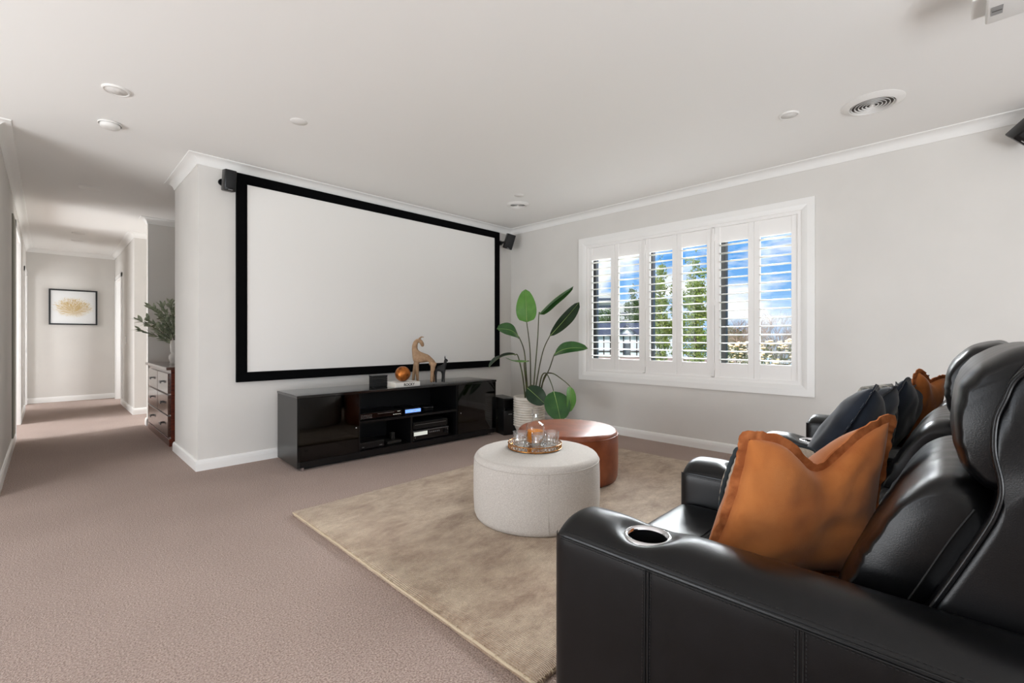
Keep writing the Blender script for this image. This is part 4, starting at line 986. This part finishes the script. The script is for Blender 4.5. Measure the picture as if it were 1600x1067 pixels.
# ================================================================ POTTED PLANT
PC = Vector((3.85, 3.50, 0))
t = thing('potted_plant', 'tall bird of paradise plant in a white ribbed pot', 'plant', PC)
prof = [(0, 0), (0.115, 0.0), (0.125, 0.01), (0.165, 0.09)]
zz = 0.10; R = 0.182
for k in range(12):
    z = 0.105 + k * 0.0265; prof += [(R - 0.013, z), (R - 0.002, z + 0.006), (R + 0.001, z + 0.013), (R - 0.003, z + 0.021)]
prof += [(R, 0.425), (R - 0.004, 0.435), (R - 0.016, 0.435), (R - 0.02, 0.425), (R - 0.022, 0.36), (0, 0.36)]
obj('pot', lathe(B(), prof, seg=72), M_pot, t, smooth=True, sharp=60)
obj('soil', lathe(B(), [(0, 0.392), (0.08, 0.395), (R - 0.0225, 0.388), (R - 0.0225, 0.37), (0, 0.365)], seg=32), M_soil, t, smooth=True)
def big_leaf(base, tip, width, face, m, fold=0.15, droop=0.0, base_w=0.5, stem=None, curl=0.0, seg=14, blunt=0.0, mid=0.42):
    """leaf blade grid from base to tip, 'face' = direction the upper side looks"""
    base, tip, face = Vector(base), Vector(tip), Vector(face).normalized()
    d = tip - base; Ln = d.length; dn = d.normalized(); s = dn.cross(face).normalized(); n = s.cross(dn).normalized()
    bm = B(); rows = []; ribs = []; rr = random.Random(int(base.x * 1000 + tip.z * 777))
    ph = rr.uniform(0, 6)
    for i in range(seg + 1):
        f = i / seg
        c = base + d * f + n * (droop * Ln * math.sin(PI * f)) 
        x = f
        wd = (math.sin(PI * min(1, x ** (math.log(0.5) / math.log(mid)))) if 0 < x < 1 else 0) ** 0.52
        wd = max(wd, 0.0) * width / 2
        row = []
        for j in range(-4, 5):
            g = j / 4; z = fold * abs(g) * wd + curl * g * g * wd
            wv = 0.018 * width * math.sin(9 * f + ph) * abs(g) + 0.006 * width * math.sin(70 * f) * abs(g)
            row.append(bm.verts.new(c + s * (g * wd * math.cos(fold * 0.8)) + n * (z + wv)))
        rows.append(row); ribs.append(c + n * 0.0015)
    for a, b in zip(rows, rows[1:]):
        for j in range(8): bm.faces.new((a[j], a[j + 1], b[j + 1], b[j]))
    bmesh.ops.remove_doubles(bm, verts=bm.verts, dist=1e-6)
    lf = wpart('leaf', bm, m, t, smooth=True)
    bm = B(); tube(bm, ribs, 0.0038, 6, 0.001); wpart('midrib', bm, M_rib, lf, smooth=True)
    if stem:
        path = smooth_path([Vector(q) for q in stem] + [base, base + dn * 0.02], 6)
        wpart('stem', tube(B(), path, 0.0085, 8, 0.0042), M_stem, t, smooth=True)
    return lf
tocam = -CF + Vector((0, 0, 0.05)); D0 = 5.2
def st(*pts): return [at(*p) for p in pts]
SB = lambda u, D=5.2: (u, 634, D)
big_leaf(at(823, 503.5, 5.2), at(821, 452, 5.22), 0.235, tocam, M_leafb, 0.06, 0.03, stem=st(SB(829), (829, 590, 5.2), (828, 545, 5.2)), mid=0.36)
big_leaf(at(842, 491, 5.15), at(896, 447, 4.95), 0.14, (-CF * 0.35 + CR * 0.55 + Vector((0, 0, -0.2))), M_leafm, 0.75, -0.05, stem=st(SB(832), (835, 590, 5.18), (840, 530, 5.16)), mid=0.4)
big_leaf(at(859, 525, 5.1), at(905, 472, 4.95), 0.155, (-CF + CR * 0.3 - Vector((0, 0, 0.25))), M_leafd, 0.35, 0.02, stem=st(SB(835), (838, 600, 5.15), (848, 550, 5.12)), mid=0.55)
big_leaf(at(811, 527, 5.1), at(776, 514, 4.95), 0.215, (-CF * 0.75 + Vector((0, 0, 0.7)) - CR * 0.2), M_leafm, 0.12, 0.16, stem=st(SB(826), (822, 580, 5.15), (819, 548, 5.12)), mid=0.5)
big_leaf(at(866, 554, 5.0), at(919, 545, 4.75), 0.17, (-CF * 0.75 + Vector((0, 0, 0.55)) + CR * 0.1), M_leafm, 0.25, 0.14, stem=st(SB(838), (848, 598, 5.1), (858, 577, 5.05)), mid=0.42)
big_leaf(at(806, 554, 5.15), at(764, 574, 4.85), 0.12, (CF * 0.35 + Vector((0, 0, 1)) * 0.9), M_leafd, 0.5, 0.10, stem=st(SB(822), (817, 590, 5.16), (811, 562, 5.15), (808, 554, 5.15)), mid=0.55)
big_leaf(at(826, 564, 5.0), at(790, 559, 4.75), 0.10, (-CF * 0.3 + Vector((0, 0, 1))), M_leafb, 0.2, -0.08, stem=st(SB(824), (822, 600, 5.15), (819, 570, 5.1), (821, 565, 5.05)), mid=0.45)
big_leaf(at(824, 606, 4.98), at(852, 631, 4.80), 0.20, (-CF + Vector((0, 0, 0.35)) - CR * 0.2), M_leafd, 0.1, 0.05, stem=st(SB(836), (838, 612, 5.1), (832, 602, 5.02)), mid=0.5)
big_leaf(at(865, 611, 4.82), at(876, 658, 4.62), 0.27, (-CF + Vector((0, 0, 0.3)) + CR * 0.05), M_leafm, 0.06, 0.06, stem=st(SB(840), (845, 592, 5.05), (853, 583, 4.95), (861, 598, 4.87)), mid=0.5)
big_leaf(at(891, 604, 4.85), at(889, 644, 4.68), 0.125, (-CF * 0.8 + Vector((0, 0, 0.2)) + CR * 0.4), M_leafb, 0.2, 0.06, stem=st(SB(842), (850, 590, 5.05), (862, 583, 4.98), (880, 594, 4.9)), mid=0.45)

# ================================================================ RECLINER SOFA
SO = Vector((2.2, 0.3, 0))
t = thing('recliner_sofa', 'black leather three seat cinema recliner with chrome cup holders', 'sofa', SO)
sofa = t
def xform(mod, p):
    """seat-row curve: module offset and small turn; local sofa coords -> world"""
    return p
AW = 0.205; AZ = 0.60
def arm(x0, yf, yb, rot, cup=(0.110, -0.215), cupr=0.051):
    """arm rest. x0 = outer (low x) side, yf = front, length to yb"""
    W2 = AW; r = 0.03; sec = []
    sec += [(0.004, 0.02), (0.0, 0.05), (0.0, 0.2), (0.0, 0.4), (0.0, AZ - 0.045), (0.001, AZ - 0.012), (0.003, AZ)]
    nt_ = 22
    for k in range(1, nt_):
        f = k / nt_; sec.append((0.003 + (W2 - 0.006) * f, AZ + 0.030 * (1 - abs(2 * f - 1) ** 2.6) + 0.006 * math.sin(PI * f)))
    sec += [(W2 - 0.003, AZ), (W2 - 0.001, AZ - 0.012), (W2, AZ - 0.045), (W2, 0.4), (W2, 0.2), (W2, 0.05), (W2 - 0.004, 0.02)]
    ysf = [(0, 0.030), (0.004, 0.017), (0.011, 0.008), (0.020, 0.003), (0.032, 0.0)]
    ny = 90; Ltot = yf - yb
    for k in range(1, ny + 1): ysf.append((0.032 + (Ltot - 0.032) * k / ny, 0))
    rings = []; cx, cy = cup
    for (dy, ins) in ysf:
        ring = []
        for (x, z) in sec:
            xx = x + (ins if x < W2 / 2 - 0.001 else -ins if x > W2 / 2 + 0.001 else 0) * 0.8
            z2 = z - ins * 1.1 * (1 if z > AZ - 0.001 else 0) - (0.010 * math.exp(-dy / 0.05) if z > AZ - 0.001 else 0)
            if z >= AZ - 0.002:
                dd = math.hypot(xx - cx, -dy - cy)
                z2 -= 0.024 * math.exp(-(max(0, dd - cupr) / 0.026) ** 1.3)
                z2 += 0.0012 * noise.noise(Vector((xx * 14, dy * 9, x0 * 3)))
            ring.append((xx, -dy, z2))
        rings.append(ring)
    bm = B(); loft(bm, rings)
    # crisp side plate: slightly bulged outer side
    for v in bm.verts:
        if 0.1 < v.co.z < AZ - 0.02:
            if v.co.x < 0.02: v.co.x -= 0.004 * math.sin(PI * (v.co.z - 0.1) / (AZ - 0.12)) * min(1, -v.co.y / 0.05)
    me = bpy.data.meshes.new('armrest'); bmesh.ops.recalc_face_normals(bm, faces=bm.faces[:]); bm.to_mesh(me); bm.free()
    o = bpy.data.objects.new('armrest', me); COL.objects.link(o); me.materials.append(M_leather); me.materials.append(M_blackmatt)
    bmc = cyl(B(), (cx, cy, AZ), cupr - 0.004, 0.2, 'Z', 40); mc = bpy.data.meshes.new('c'); bmc.to_mesh(mc); bmc.free()
    oc = bpy.data.objects.new('c', mc); COL.objects.link(oc)
    md = o.modifiers.new('b', 'BOOLEAN'); md.operation = 'DIFFERENCE'; md.object = oc; md.solver = 'EXACT'
    dg = bpy.context.evaluated_depsgraph_get(); m2 = bpy.data.meshes.new_from_object(o.evaluated_get(dg)); o.modifiers.clear(); bpy.data.objects.remove(oc)
    o.data = m2; m2.name = 'armrest'
    for p in m2.polygons: p.use_smooth = True
    m2.set_sharp_from_angle(angle=math.radians(48))
    o.parent = sofa; o.location = Vector((x0, yf, 0)) - SO; o.rotation_euler = (0, 0, rot)
    zt = AZ + 0.007
    # cup holder: chrome flanged ring and dark well
    bm = lathe(B(), [(cupr - 0.006, 0.0), (cupr - 0.003, 0.006), (cupr + 0.002, 0.0085), (cupr + 0.006, 0.0065), (cupr + 0.009, 0.0), (cupr + 0.008, -0.004), (cupr - 0.004, -0.004), (cupr - 0.006, 0.0)], (cx, cy, zt), seg=48)
    ch = obj('cup_holder', bm, M_chrome, o, smooth=True, label='chrome ringed cup holder')
    bm = lathe(B(), [(cupr - 0.004, 0.0), (cupr - 0.006, -0.02), (cupr - 0.008, -0.078), (0.02, -0.082), (0, -0.082), (0, -0.085), (cupr - 0.006, -0.081), (cupr - 0.004, -0.02), (cupr - 0.0035, 0)], (cx, cy, zt), seg=40)
    cw = obj('cup_well', bm, M_blacksatin, o, smooth=True, sharp=40)
    # stitching: long double seam under the top pad and vertical seams on the outer side
    bm = B()
    for dz in (-0.004, -0.013): tube(bm, [(-0.001, -0.03, AZ + dz), (-0.0015, -0.3, AZ + dz), (-0.0015, -Ltot + 0.02, AZ + dz)], 0.0013, 5)
    for dz in (-0.004, -0.013): tube(bm, [(W2 + 0.001, -0.03, AZ + dz), (W2 + 0.0015, -Ltot + 0.02, AZ + dz)], 0.0013, 5)
    for yy in (-0.268, -0.276, -0.562, -0.570):
        tube(bm, [(-0.0015 - 0.004 * math.sin(PI * max(0, min(1, (z - 0.1) / (AZ - 0.12)))), yy, z) for z in (0.05, 0.15, 0.25, 0.35, 0.45, 0.52, AZ - 0.012)], 0.0013, 5)
    obj('seam', bm, M_seam, o)
    bm = B()
    for yy in (-0.263, -0.281, -0.557, -0.575):
        z = 0.06
        while z < AZ - 0.02:
            bu = -0.0022 - 0.004 * math.sin(PI * max(0, min(1, (z - 0.1) / (AZ - 0.12)))); tube(bm, [(bu, yy, z), (bu, yy, z + 0.004)], 0.0008, 4); z += 0.0075
    y = -0.03
    while y > -Ltot + 0.03:
        tube(bm, [(-0.0012, y, AZ - 0.018), (-0.0012, y - 0.0045, AZ - 0.018)], 0.0008, 4); tube(bm, [(0.0035, y, AZ + 0.006), (0.0035, y - 0.0045, AZ + 0.006)], 0.0008, 4); y -= 0.008
    so_ = obj('stitches', bm, M_seam, o); so_['kind'] = 'stuff'
    return o
# arms: (x0, y front, rotation)
ARMS = [(0.930, 0.765, 0.0), (1.690, 0.765, 0.0), (2.450, 0.715, math.radians(-3)), (3.205, 0.665, math.radians(-3))]
for (ax, ay, ar) in ARMS: arm(ax, ay, ay - 1.02, ar)

def pad(prof, x0, x1, crown=0.9, pw=5, nx=26, centre=None, wr=0.0, wseed=0.0, endround=0.05):
    """loft a closed (y,z) profile along x with rounded ends; returns bmesh in world coords"""
    n = len(prof); cy = sum(p[0] for p in prof) / n; cz = sum(p[1] for p in prof) / n
    if centre: cy, cz = centre
    rings = []; Lx = x1 - x0
    fs = []
    m_ = 7
    for k in range(m_ + 1): a = PI / 2 * k / m_; fs.append((endround * (1 - math.cos(a)), math.sin(a)))
    left = [(x0 + d, s) for d, s in fs]; mid = [(x0 + endround + (Lx - 2 * endround) * k / nx, 1.0) for k in range(1, nx)]
    right = [(x1 - d, s) for d, s in reversed(fs)]
    for x, s in left + mid + right:
        sc = 0.80 + 0.20 * s
        f = 2 * (x - x0) / Lx - 1; sw = crown + (1 - crown) * (1 - abs(f) ** pw)
        ring = []
        for (y, z) in prof:
            yy = cy + (y - cy) * sc * sw; z2 = cz + (z - cz) * sc * (0.5 + 0.5 * sw)
            if wr:
                w = wr * noise.noise(Vector((x * 7 + wseed, yy * 5, z2 * 34))) * (0.35 + 0.65 * abs(f) ** 1.5) + wr * 0.5 * noise.noise(Vector((x * 30, yy * 9, z2 * 12 + wseed)))
                th_ = math.atan2(z2 - cz, yy - cy); w += wr * 0.9 * max(0, abs(f) - 0.45) ** 1.2 * math.sin(th_ * 11 + 2 * math.sin(th_ * 3 + wseed))
                dy, dz = yy - cy, z2 - cz; l = math.hypot(dy, dz) + 1e-6; yy += dy / l * w; z2 += dz / l * w
            ring.append((x, yy, z2))
        rings.append(ring)
    bm = B(); loft(bm, rings); return bm
def closed_spline(pts, n=6):
    P = [Vector((p[0], p[1], 0)) for p in pts]; o = []; m = len(P)
    for i in range(m):
        a, b, c, d = P[i - 1], P[i], P[(i + 1) % m], P[(i + 2) % m]
        for k in range(n):
            t_ = k / n; q = 0.5 * ((2 * b) + (c - a) * t_ + (2 * a - 5 * b + 4 * c - d) * t_ * t_ + (3 * b - a - 3 * c + d) * t_ ** 3); o.append((q.x, q.y))
    return o
HEAD = closed_spline([(-0.115, 1.088), (-0.060, 1.080), (-0.020, 1.048), (0.003, 1.010), (0.012, 0.950), (0.008, 0.900), (-0.006, 0.860), (-0.035, 0.832), (-0.075, 0.835), (-0.10, 0.88), (-0.12, 0.95), (-0.15, 1.04)])
BACKP = closed_spline([(-0.045, 0.845), (0.000, 0.855), (0.045, 0.838), (0.085, 0.790), (0.125, 0.715), (0.170, 0.620), (0.205, 0.530), (0.215, 0.465), (0.175, 0.430), (0.10, 0.46), (0.04, 0.58), (-0.02, 0.70), (-0.06, 0.79)])
SHELL = closed_spline([(-0.065, 1.040), (-0.052, 1.000), (-0.042, 0.965), (-0.040, 0.915), (-0.048, 0.862), (-0.044, 0.822), (-0.024, 0.765), (0.040, 0.620), (0.10, 0.50), (0.13, 0.40), (0.08, 0.20), (0.02, 0.10), (-0.20, 0.08), (-0.26, 0.12), (-0.28, 0.45), (-0.27, 0.80), (-0.235, 0.98), (-0.17, 1.06), (-0.10, 1.075)], 5)
def turn(bm, piv, a):
    bmesh.ops.rotate(bm, cent=piv, matrix=Matrix.Rotation(a, 3, 'Z'), verts=bm.verts); return bm
def shift(bm, v): bmesh.ops.translate(bm, vec=v, verts=bm.verts); return bm
for si in range(3):
    x0 = ARMS[si][0] + AW - 0.004; x1 = ARMS[si + 1][0] + 0.004; dy = (ARMS[si][1] + ARMS[si + 1][1]) / 2 - 0.765; dy = (0, 0.022, -0.01)[si]; an = (0, math.radians(-1), math.radians(-3))[si]; pv = Vector((x0, 0.7, 0))
    def fin(bm): return shift(turn(bm, pv, an), (0, dy, 0))
    # shell a little wider than the seat
    sh_ = wpart('back_shell', fin(pad(SHELL, x0 - 0.045, x1 + 0.045, 1.0, endround=0.015, nx=6)), M_leather, sofa, smooth=True, sharp=60)
    seat = closed_spline([(0.755, 0.455), (0.74, 0.478), (0.66, 0.484), (0.45, 0.476), (0.25, 0.470), (0.10, 0.468), (0.05, 0.44), (0.05, 0.30), (0.40, 0.28), (0.70, 0.28), (0.752, 0.30), (0.762, 0.38)], 5)
    sc_ = wpart('seat_cushion', fin(pad(seat, x0 + 0.002, x1 - 0.002, 0.985, endround=0.03, wr=0.002, wseed=si * 3.0)), M_leather, sofa, smooth=True)
    bm = B()
    for yy in (0.560, 0.572): tube(bm, [(x0 + 0.02, yy, 0.481), ((x0 + x1) / 2, yy, 0.4835), (x1 - 0.02, yy, 0.481)], 0.0014, 5)
    wpart('seam', fin(bm), M_seam, sc_)
    wpart('footrest_panel', fin(bx(x0 + 0.004, x1 - 0.004, 0.70, 0.755, 0.06, 0.275, bev=0.012, seg=3)), M_leather, sofa, smooth=True, sharp=40)
    bk = wpart('back_cushion', fin(pad(BACKP, x0 + 0.004, x1 - 0.004, 0.90, 3, endround=0.06, wr=0.0045, wseed=si * 5.0, nx=34)), M_leather, sofa, smooth=True)
    hd = wpart('headrest', fin(pad(HEAD, x0 - 0.004, x1 + 0.004, 0.93, 4, endround=0.055, wr=0.0032, wseed=9 + si * 4.0, nx=34, centre=(-0.06, 0.95))), M_leather, sofa, smooth=True)
    for sx, sg in ((x0 - 0.004, -1), (x1 + 0.004, 1)):
        # piping on the shell edge, seams on the headrest and back cushion sides
        xs = sx + sg * 0.040
        pts = smooth_path([(xs, y, z) for y, z in ((-0.10, 1.072), (-0.066, 1.036), (-0.053, 1.000), (-0.043, 0.965), (-0.041, 0.915), (-0.049, 0.862), (-0.045, 0.822), (-0.025, 0.765), (0.038, 0.620), (0.098, 0.50))], 6)
        wpart('piping', fin(tube(B(), pts, 0.0042, 8)), M_leather, sh_, smooth=True)
    bm = B()
    for sx, sg in ((x0, 1), (x1, -1)):
        tube(bm, smooth_path([(sx + sg * 0.018, y, z) for y, z in ((-0.10, 1.068), (-0.055, 1.045), (-0.030, 1.005), (-0.018, 0.95), (-0.022, 0.90), (-0.040, 0.858))], 5), 0.0022, 6)
    wpart('seam', fin(bm), M_seam, hd)
    bm = B()
    for sx, sg in ((x0, 1), (x1, -1)):
        wpart('seam', fin(tube(B(), smooth_path([(sx + sg * 0.012, y, z) for y, z in ((-0.010, 0.815), (0.035, 0.775), (0.085, 0.70), (0.135, 0.60), (0.170, 0.53))], 5), 0.0024, 6)), M_seam, bk)
        tube(bm, smooth_path([(sx + sg * 0.004, y, z) for y, z in ((-0.020, 0.800), (0.012, 0.735), (0.062, 0.62), (0.105, 0.53))], 5), 0.0022, 6)
        wpart('seam', fin(bm), M_seam, bk)
        bm = B()
    bm.free()
wpart('base_frame', bx(1.0, 3.36, -0.16, 0.62, 0.01, 0.12), M_blackmatt, sofa)

# ================================================================ CUSHIONS
def pillow(name, label, TL, TR_, BR_, BL, T, chop, m, edge=None, flange=0.0, seed=1, chopx=0.0, N_=30, wr=0.004, cord=None, asym=0.0, fm=None, concave=0.07):
    TL, TR_, BR_, BL = map(Vector, (TL, TR_, BR_, BL)); c = (TL + TR_ + BR_ + BL) / 4
    n = ((TR_ - BL).cross(TL - BR_)).normalized(); base = Vector((c.x, c.y, min(BL.z, BR_.z)))
    p = thing(name, label, 'cushion', base); up = ((TL + TR_) - (BL + BR_)).normalized()
    def surf(s, q, side):
        ss = s * (1 - concave * (1 - q * q)); qq = q * (1 - concave * (1 - s * s))
        a = (ss + 1) / 2; b = (qq + 1) / 2
        P = BL.lerp(BR_, a).lerp(TL.lerp(TR_, a), b)
        g = math.exp(-((s - chopx) / 0.42) ** 2) * max(0, b) ** 2.2; P = P - up * (chop * g)
        h = T * (max(0, 1 - s * s) * max(0, 1 - q * q)) ** 0.42
        h *= 1 - 0.26 * math.exp(-((s - chopx - 0.25 * (1 - b)) / 0.24) ** 2) * max(0, b) ** 1.2 * (1 if chop > 0.03 else 0)
        w = wr * (noise.noise(Vector((s * 2.2 + seed, q * 2.2, side))) * 1.6 + noise.noise(Vector((s * 5, q * 4 + seed, side))) * 0.7)
        ed = min(1, (1 - abs(s)) * 8, (1 - abs(q)) * 8)
        return P + n * side * (h * (1 + asym * side)) + n * (w * ed * side)
    bm = B(); gF = {}; gB = {}
    def prm(i): 
        x = 2 * i / N_ - 1; return math.sin(x * PI / 2) * 0.55 + x * 0.45
    for i in range(N_ + 1):
        for j in range(N_ + 1):
            s, q = prm(i), prm(j); gF[i, j] = bm.verts.new(surf(s, q, 1))
            gB[i, j] = gF[i, j] if i in (0, N_) or j in (0, N_) else bm.verts.new(surf(s, q, -1))
    for i in range(N_):
        for j in range(N_):
            bm.faces.new((gF[i, j], gF[i + 1, j], gF[i + 1, j + 1], gF[i, j + 1])); bm.faces.new((gB[i, j], gB[i, j + 1], gB[i + 1, j + 1], gB[i + 1, j]))
    per = [(i, 0) for i in range(N_)] + [(N_, j) for j in range(N_)] + [(i, N_) for i in range(N_, 0, -1)] + [(0, j) for j in range(N_, 0, -1)]
    pco = [gF[k].co.copy() for k in per]
    body = wpart('cover', bm, m, p, smooth=True)
    M_ = len(pco)
    if flange:
        pp = []
        for k in range(M_):
            a, b = pco[k], pco[(k + 1) % M_]
            for q in range(3): pp.append(a.lerp(b, q / 3))
        M2 = len(pp); bm = B(); ra = random.Random(seed); rows = []
        cc = sum(pp, Vector()) / M2
        for k in range(M2):
            tg = (pp[(k + 2) % M2] - pp[k - 2]).normalized(); o_ = tg.cross(n).normalized()
            if o_.dot(pp[k] - cc) < 0: o_ = -o_
            wv = noise.noise(Vector((k * 0.085, seed, 0))) * 0.016 + noise.noise(Vector((k * 0.3, seed, 4))) * 0.004
            fl_w = flange * (1 + 0.18 * noise.noise(Vector((k * 0.2, seed, 9))))
            a = pp[k] - o_ * 0.006; b = pp[k] + o_ * fl_w * 0.5 + n * wv * 0.5; c_ = pp[k] + o_ * fl_w + n * wv
            th = 0.0022
            rows.append([bm.verts.new(a + n * th), bm.verts.new(b + n * th), bm.verts.new(c_ + n * th), bm.verts.new(c_ - n * th), bm.verts.new(b - n * th), bm.verts.new(a - n * th)])
        for k in range(M2):
            A, C = rows[k], rows[(k + 1) % M2]
            for j in range(6): bm.faces.new((A[j], A[(j + 1) % 6], C[(j + 1) % 6], C[j]))
        wpart('flange', bm, fm or edge or m, p, smooth=True, sharp=60)
    if cord:
        pp = pco + [pco[0]]; bm = B(); tube(bm, pp, 0.008, 6, cap=False)
        for v in bm.verts: v.co += n * 0.002 * math.sin(v.co.z * 260)
        wpart('corded_edge', bm, M_cord, p, smooth=True)
    return p
# seat 1: rust cushion leaning on the near arm, beige corded one beside it
pillow('throw_cushion', 'large rust linen cushion with frayed flange, nearest the camera', at(1168, 684, 1.12), at(1390, 657, 1.20), at(1365, 900, 1.17), at(1088, 900, 1.22), 0.105, 0.105, M_rust, flange=0.020, asym=-0.4, concave=0.12, seed=3, chopx=0.10, fm=M_rustedge, wr=0.006)
pillow('throw_cushion', 'beige woven cushion with dark corded edge behind the nearest rust cushion', at(1152, 702, 1.44), at(1270, 704, 1.47), at(1270, 832, 1.45), at(1128, 835, 1.45), 0.085, 0.0, M_beigep, seed=11, cord=True, concave=-0.16)
# seat 2
pillow('throw_cushion', 'charcoal navy linen cushion in the middle seat, in front of the grey one', at(1366, 607, 1.60), at(1401, 604, 1.83), (2.33, 0.42, 0.500), (1.98, 0.43, 0.500), 0.095, 0.055, M_navy, flange=0.018, seed=21, fm=M_navy, wr=0.006)
pillow('throw_cushion', 'grey patterned woven cushion peeking out behind the middle navy cushion', at(1346, 604, 2.02), at(1394, 599, 2.16), at(1388, 705, 2.12), at(1336, 710, 2.02), 0.06, 0.0, M_greyp, seed=25, concave=0.0)
# seat 3
pillow('throw_cushion', 'charcoal navy linen cushion in the farthest seat before the rust one', at(1415, 594, 2.10), at(1449, 590, 2.34), (3.08, 0.30, 0.505), (2.75, 0.34, 0.505), 0.080, 0.045, M_navy, flange=0.018, seed=31, fm=M_navy, wr=0.006)
pillow('throw_cushion', 'rust linen cushion in the farthest seat behind the navy one', (2.98, 0.140, 0.935), (3.16, 0.05, 0.900), (3.19, 0.15, 0.515), (3.08, 0.28, 0.515), 0.075, 0.03, M_rust, flange=0.018, seed=37, fm=M_rustedge, wr=0.006)
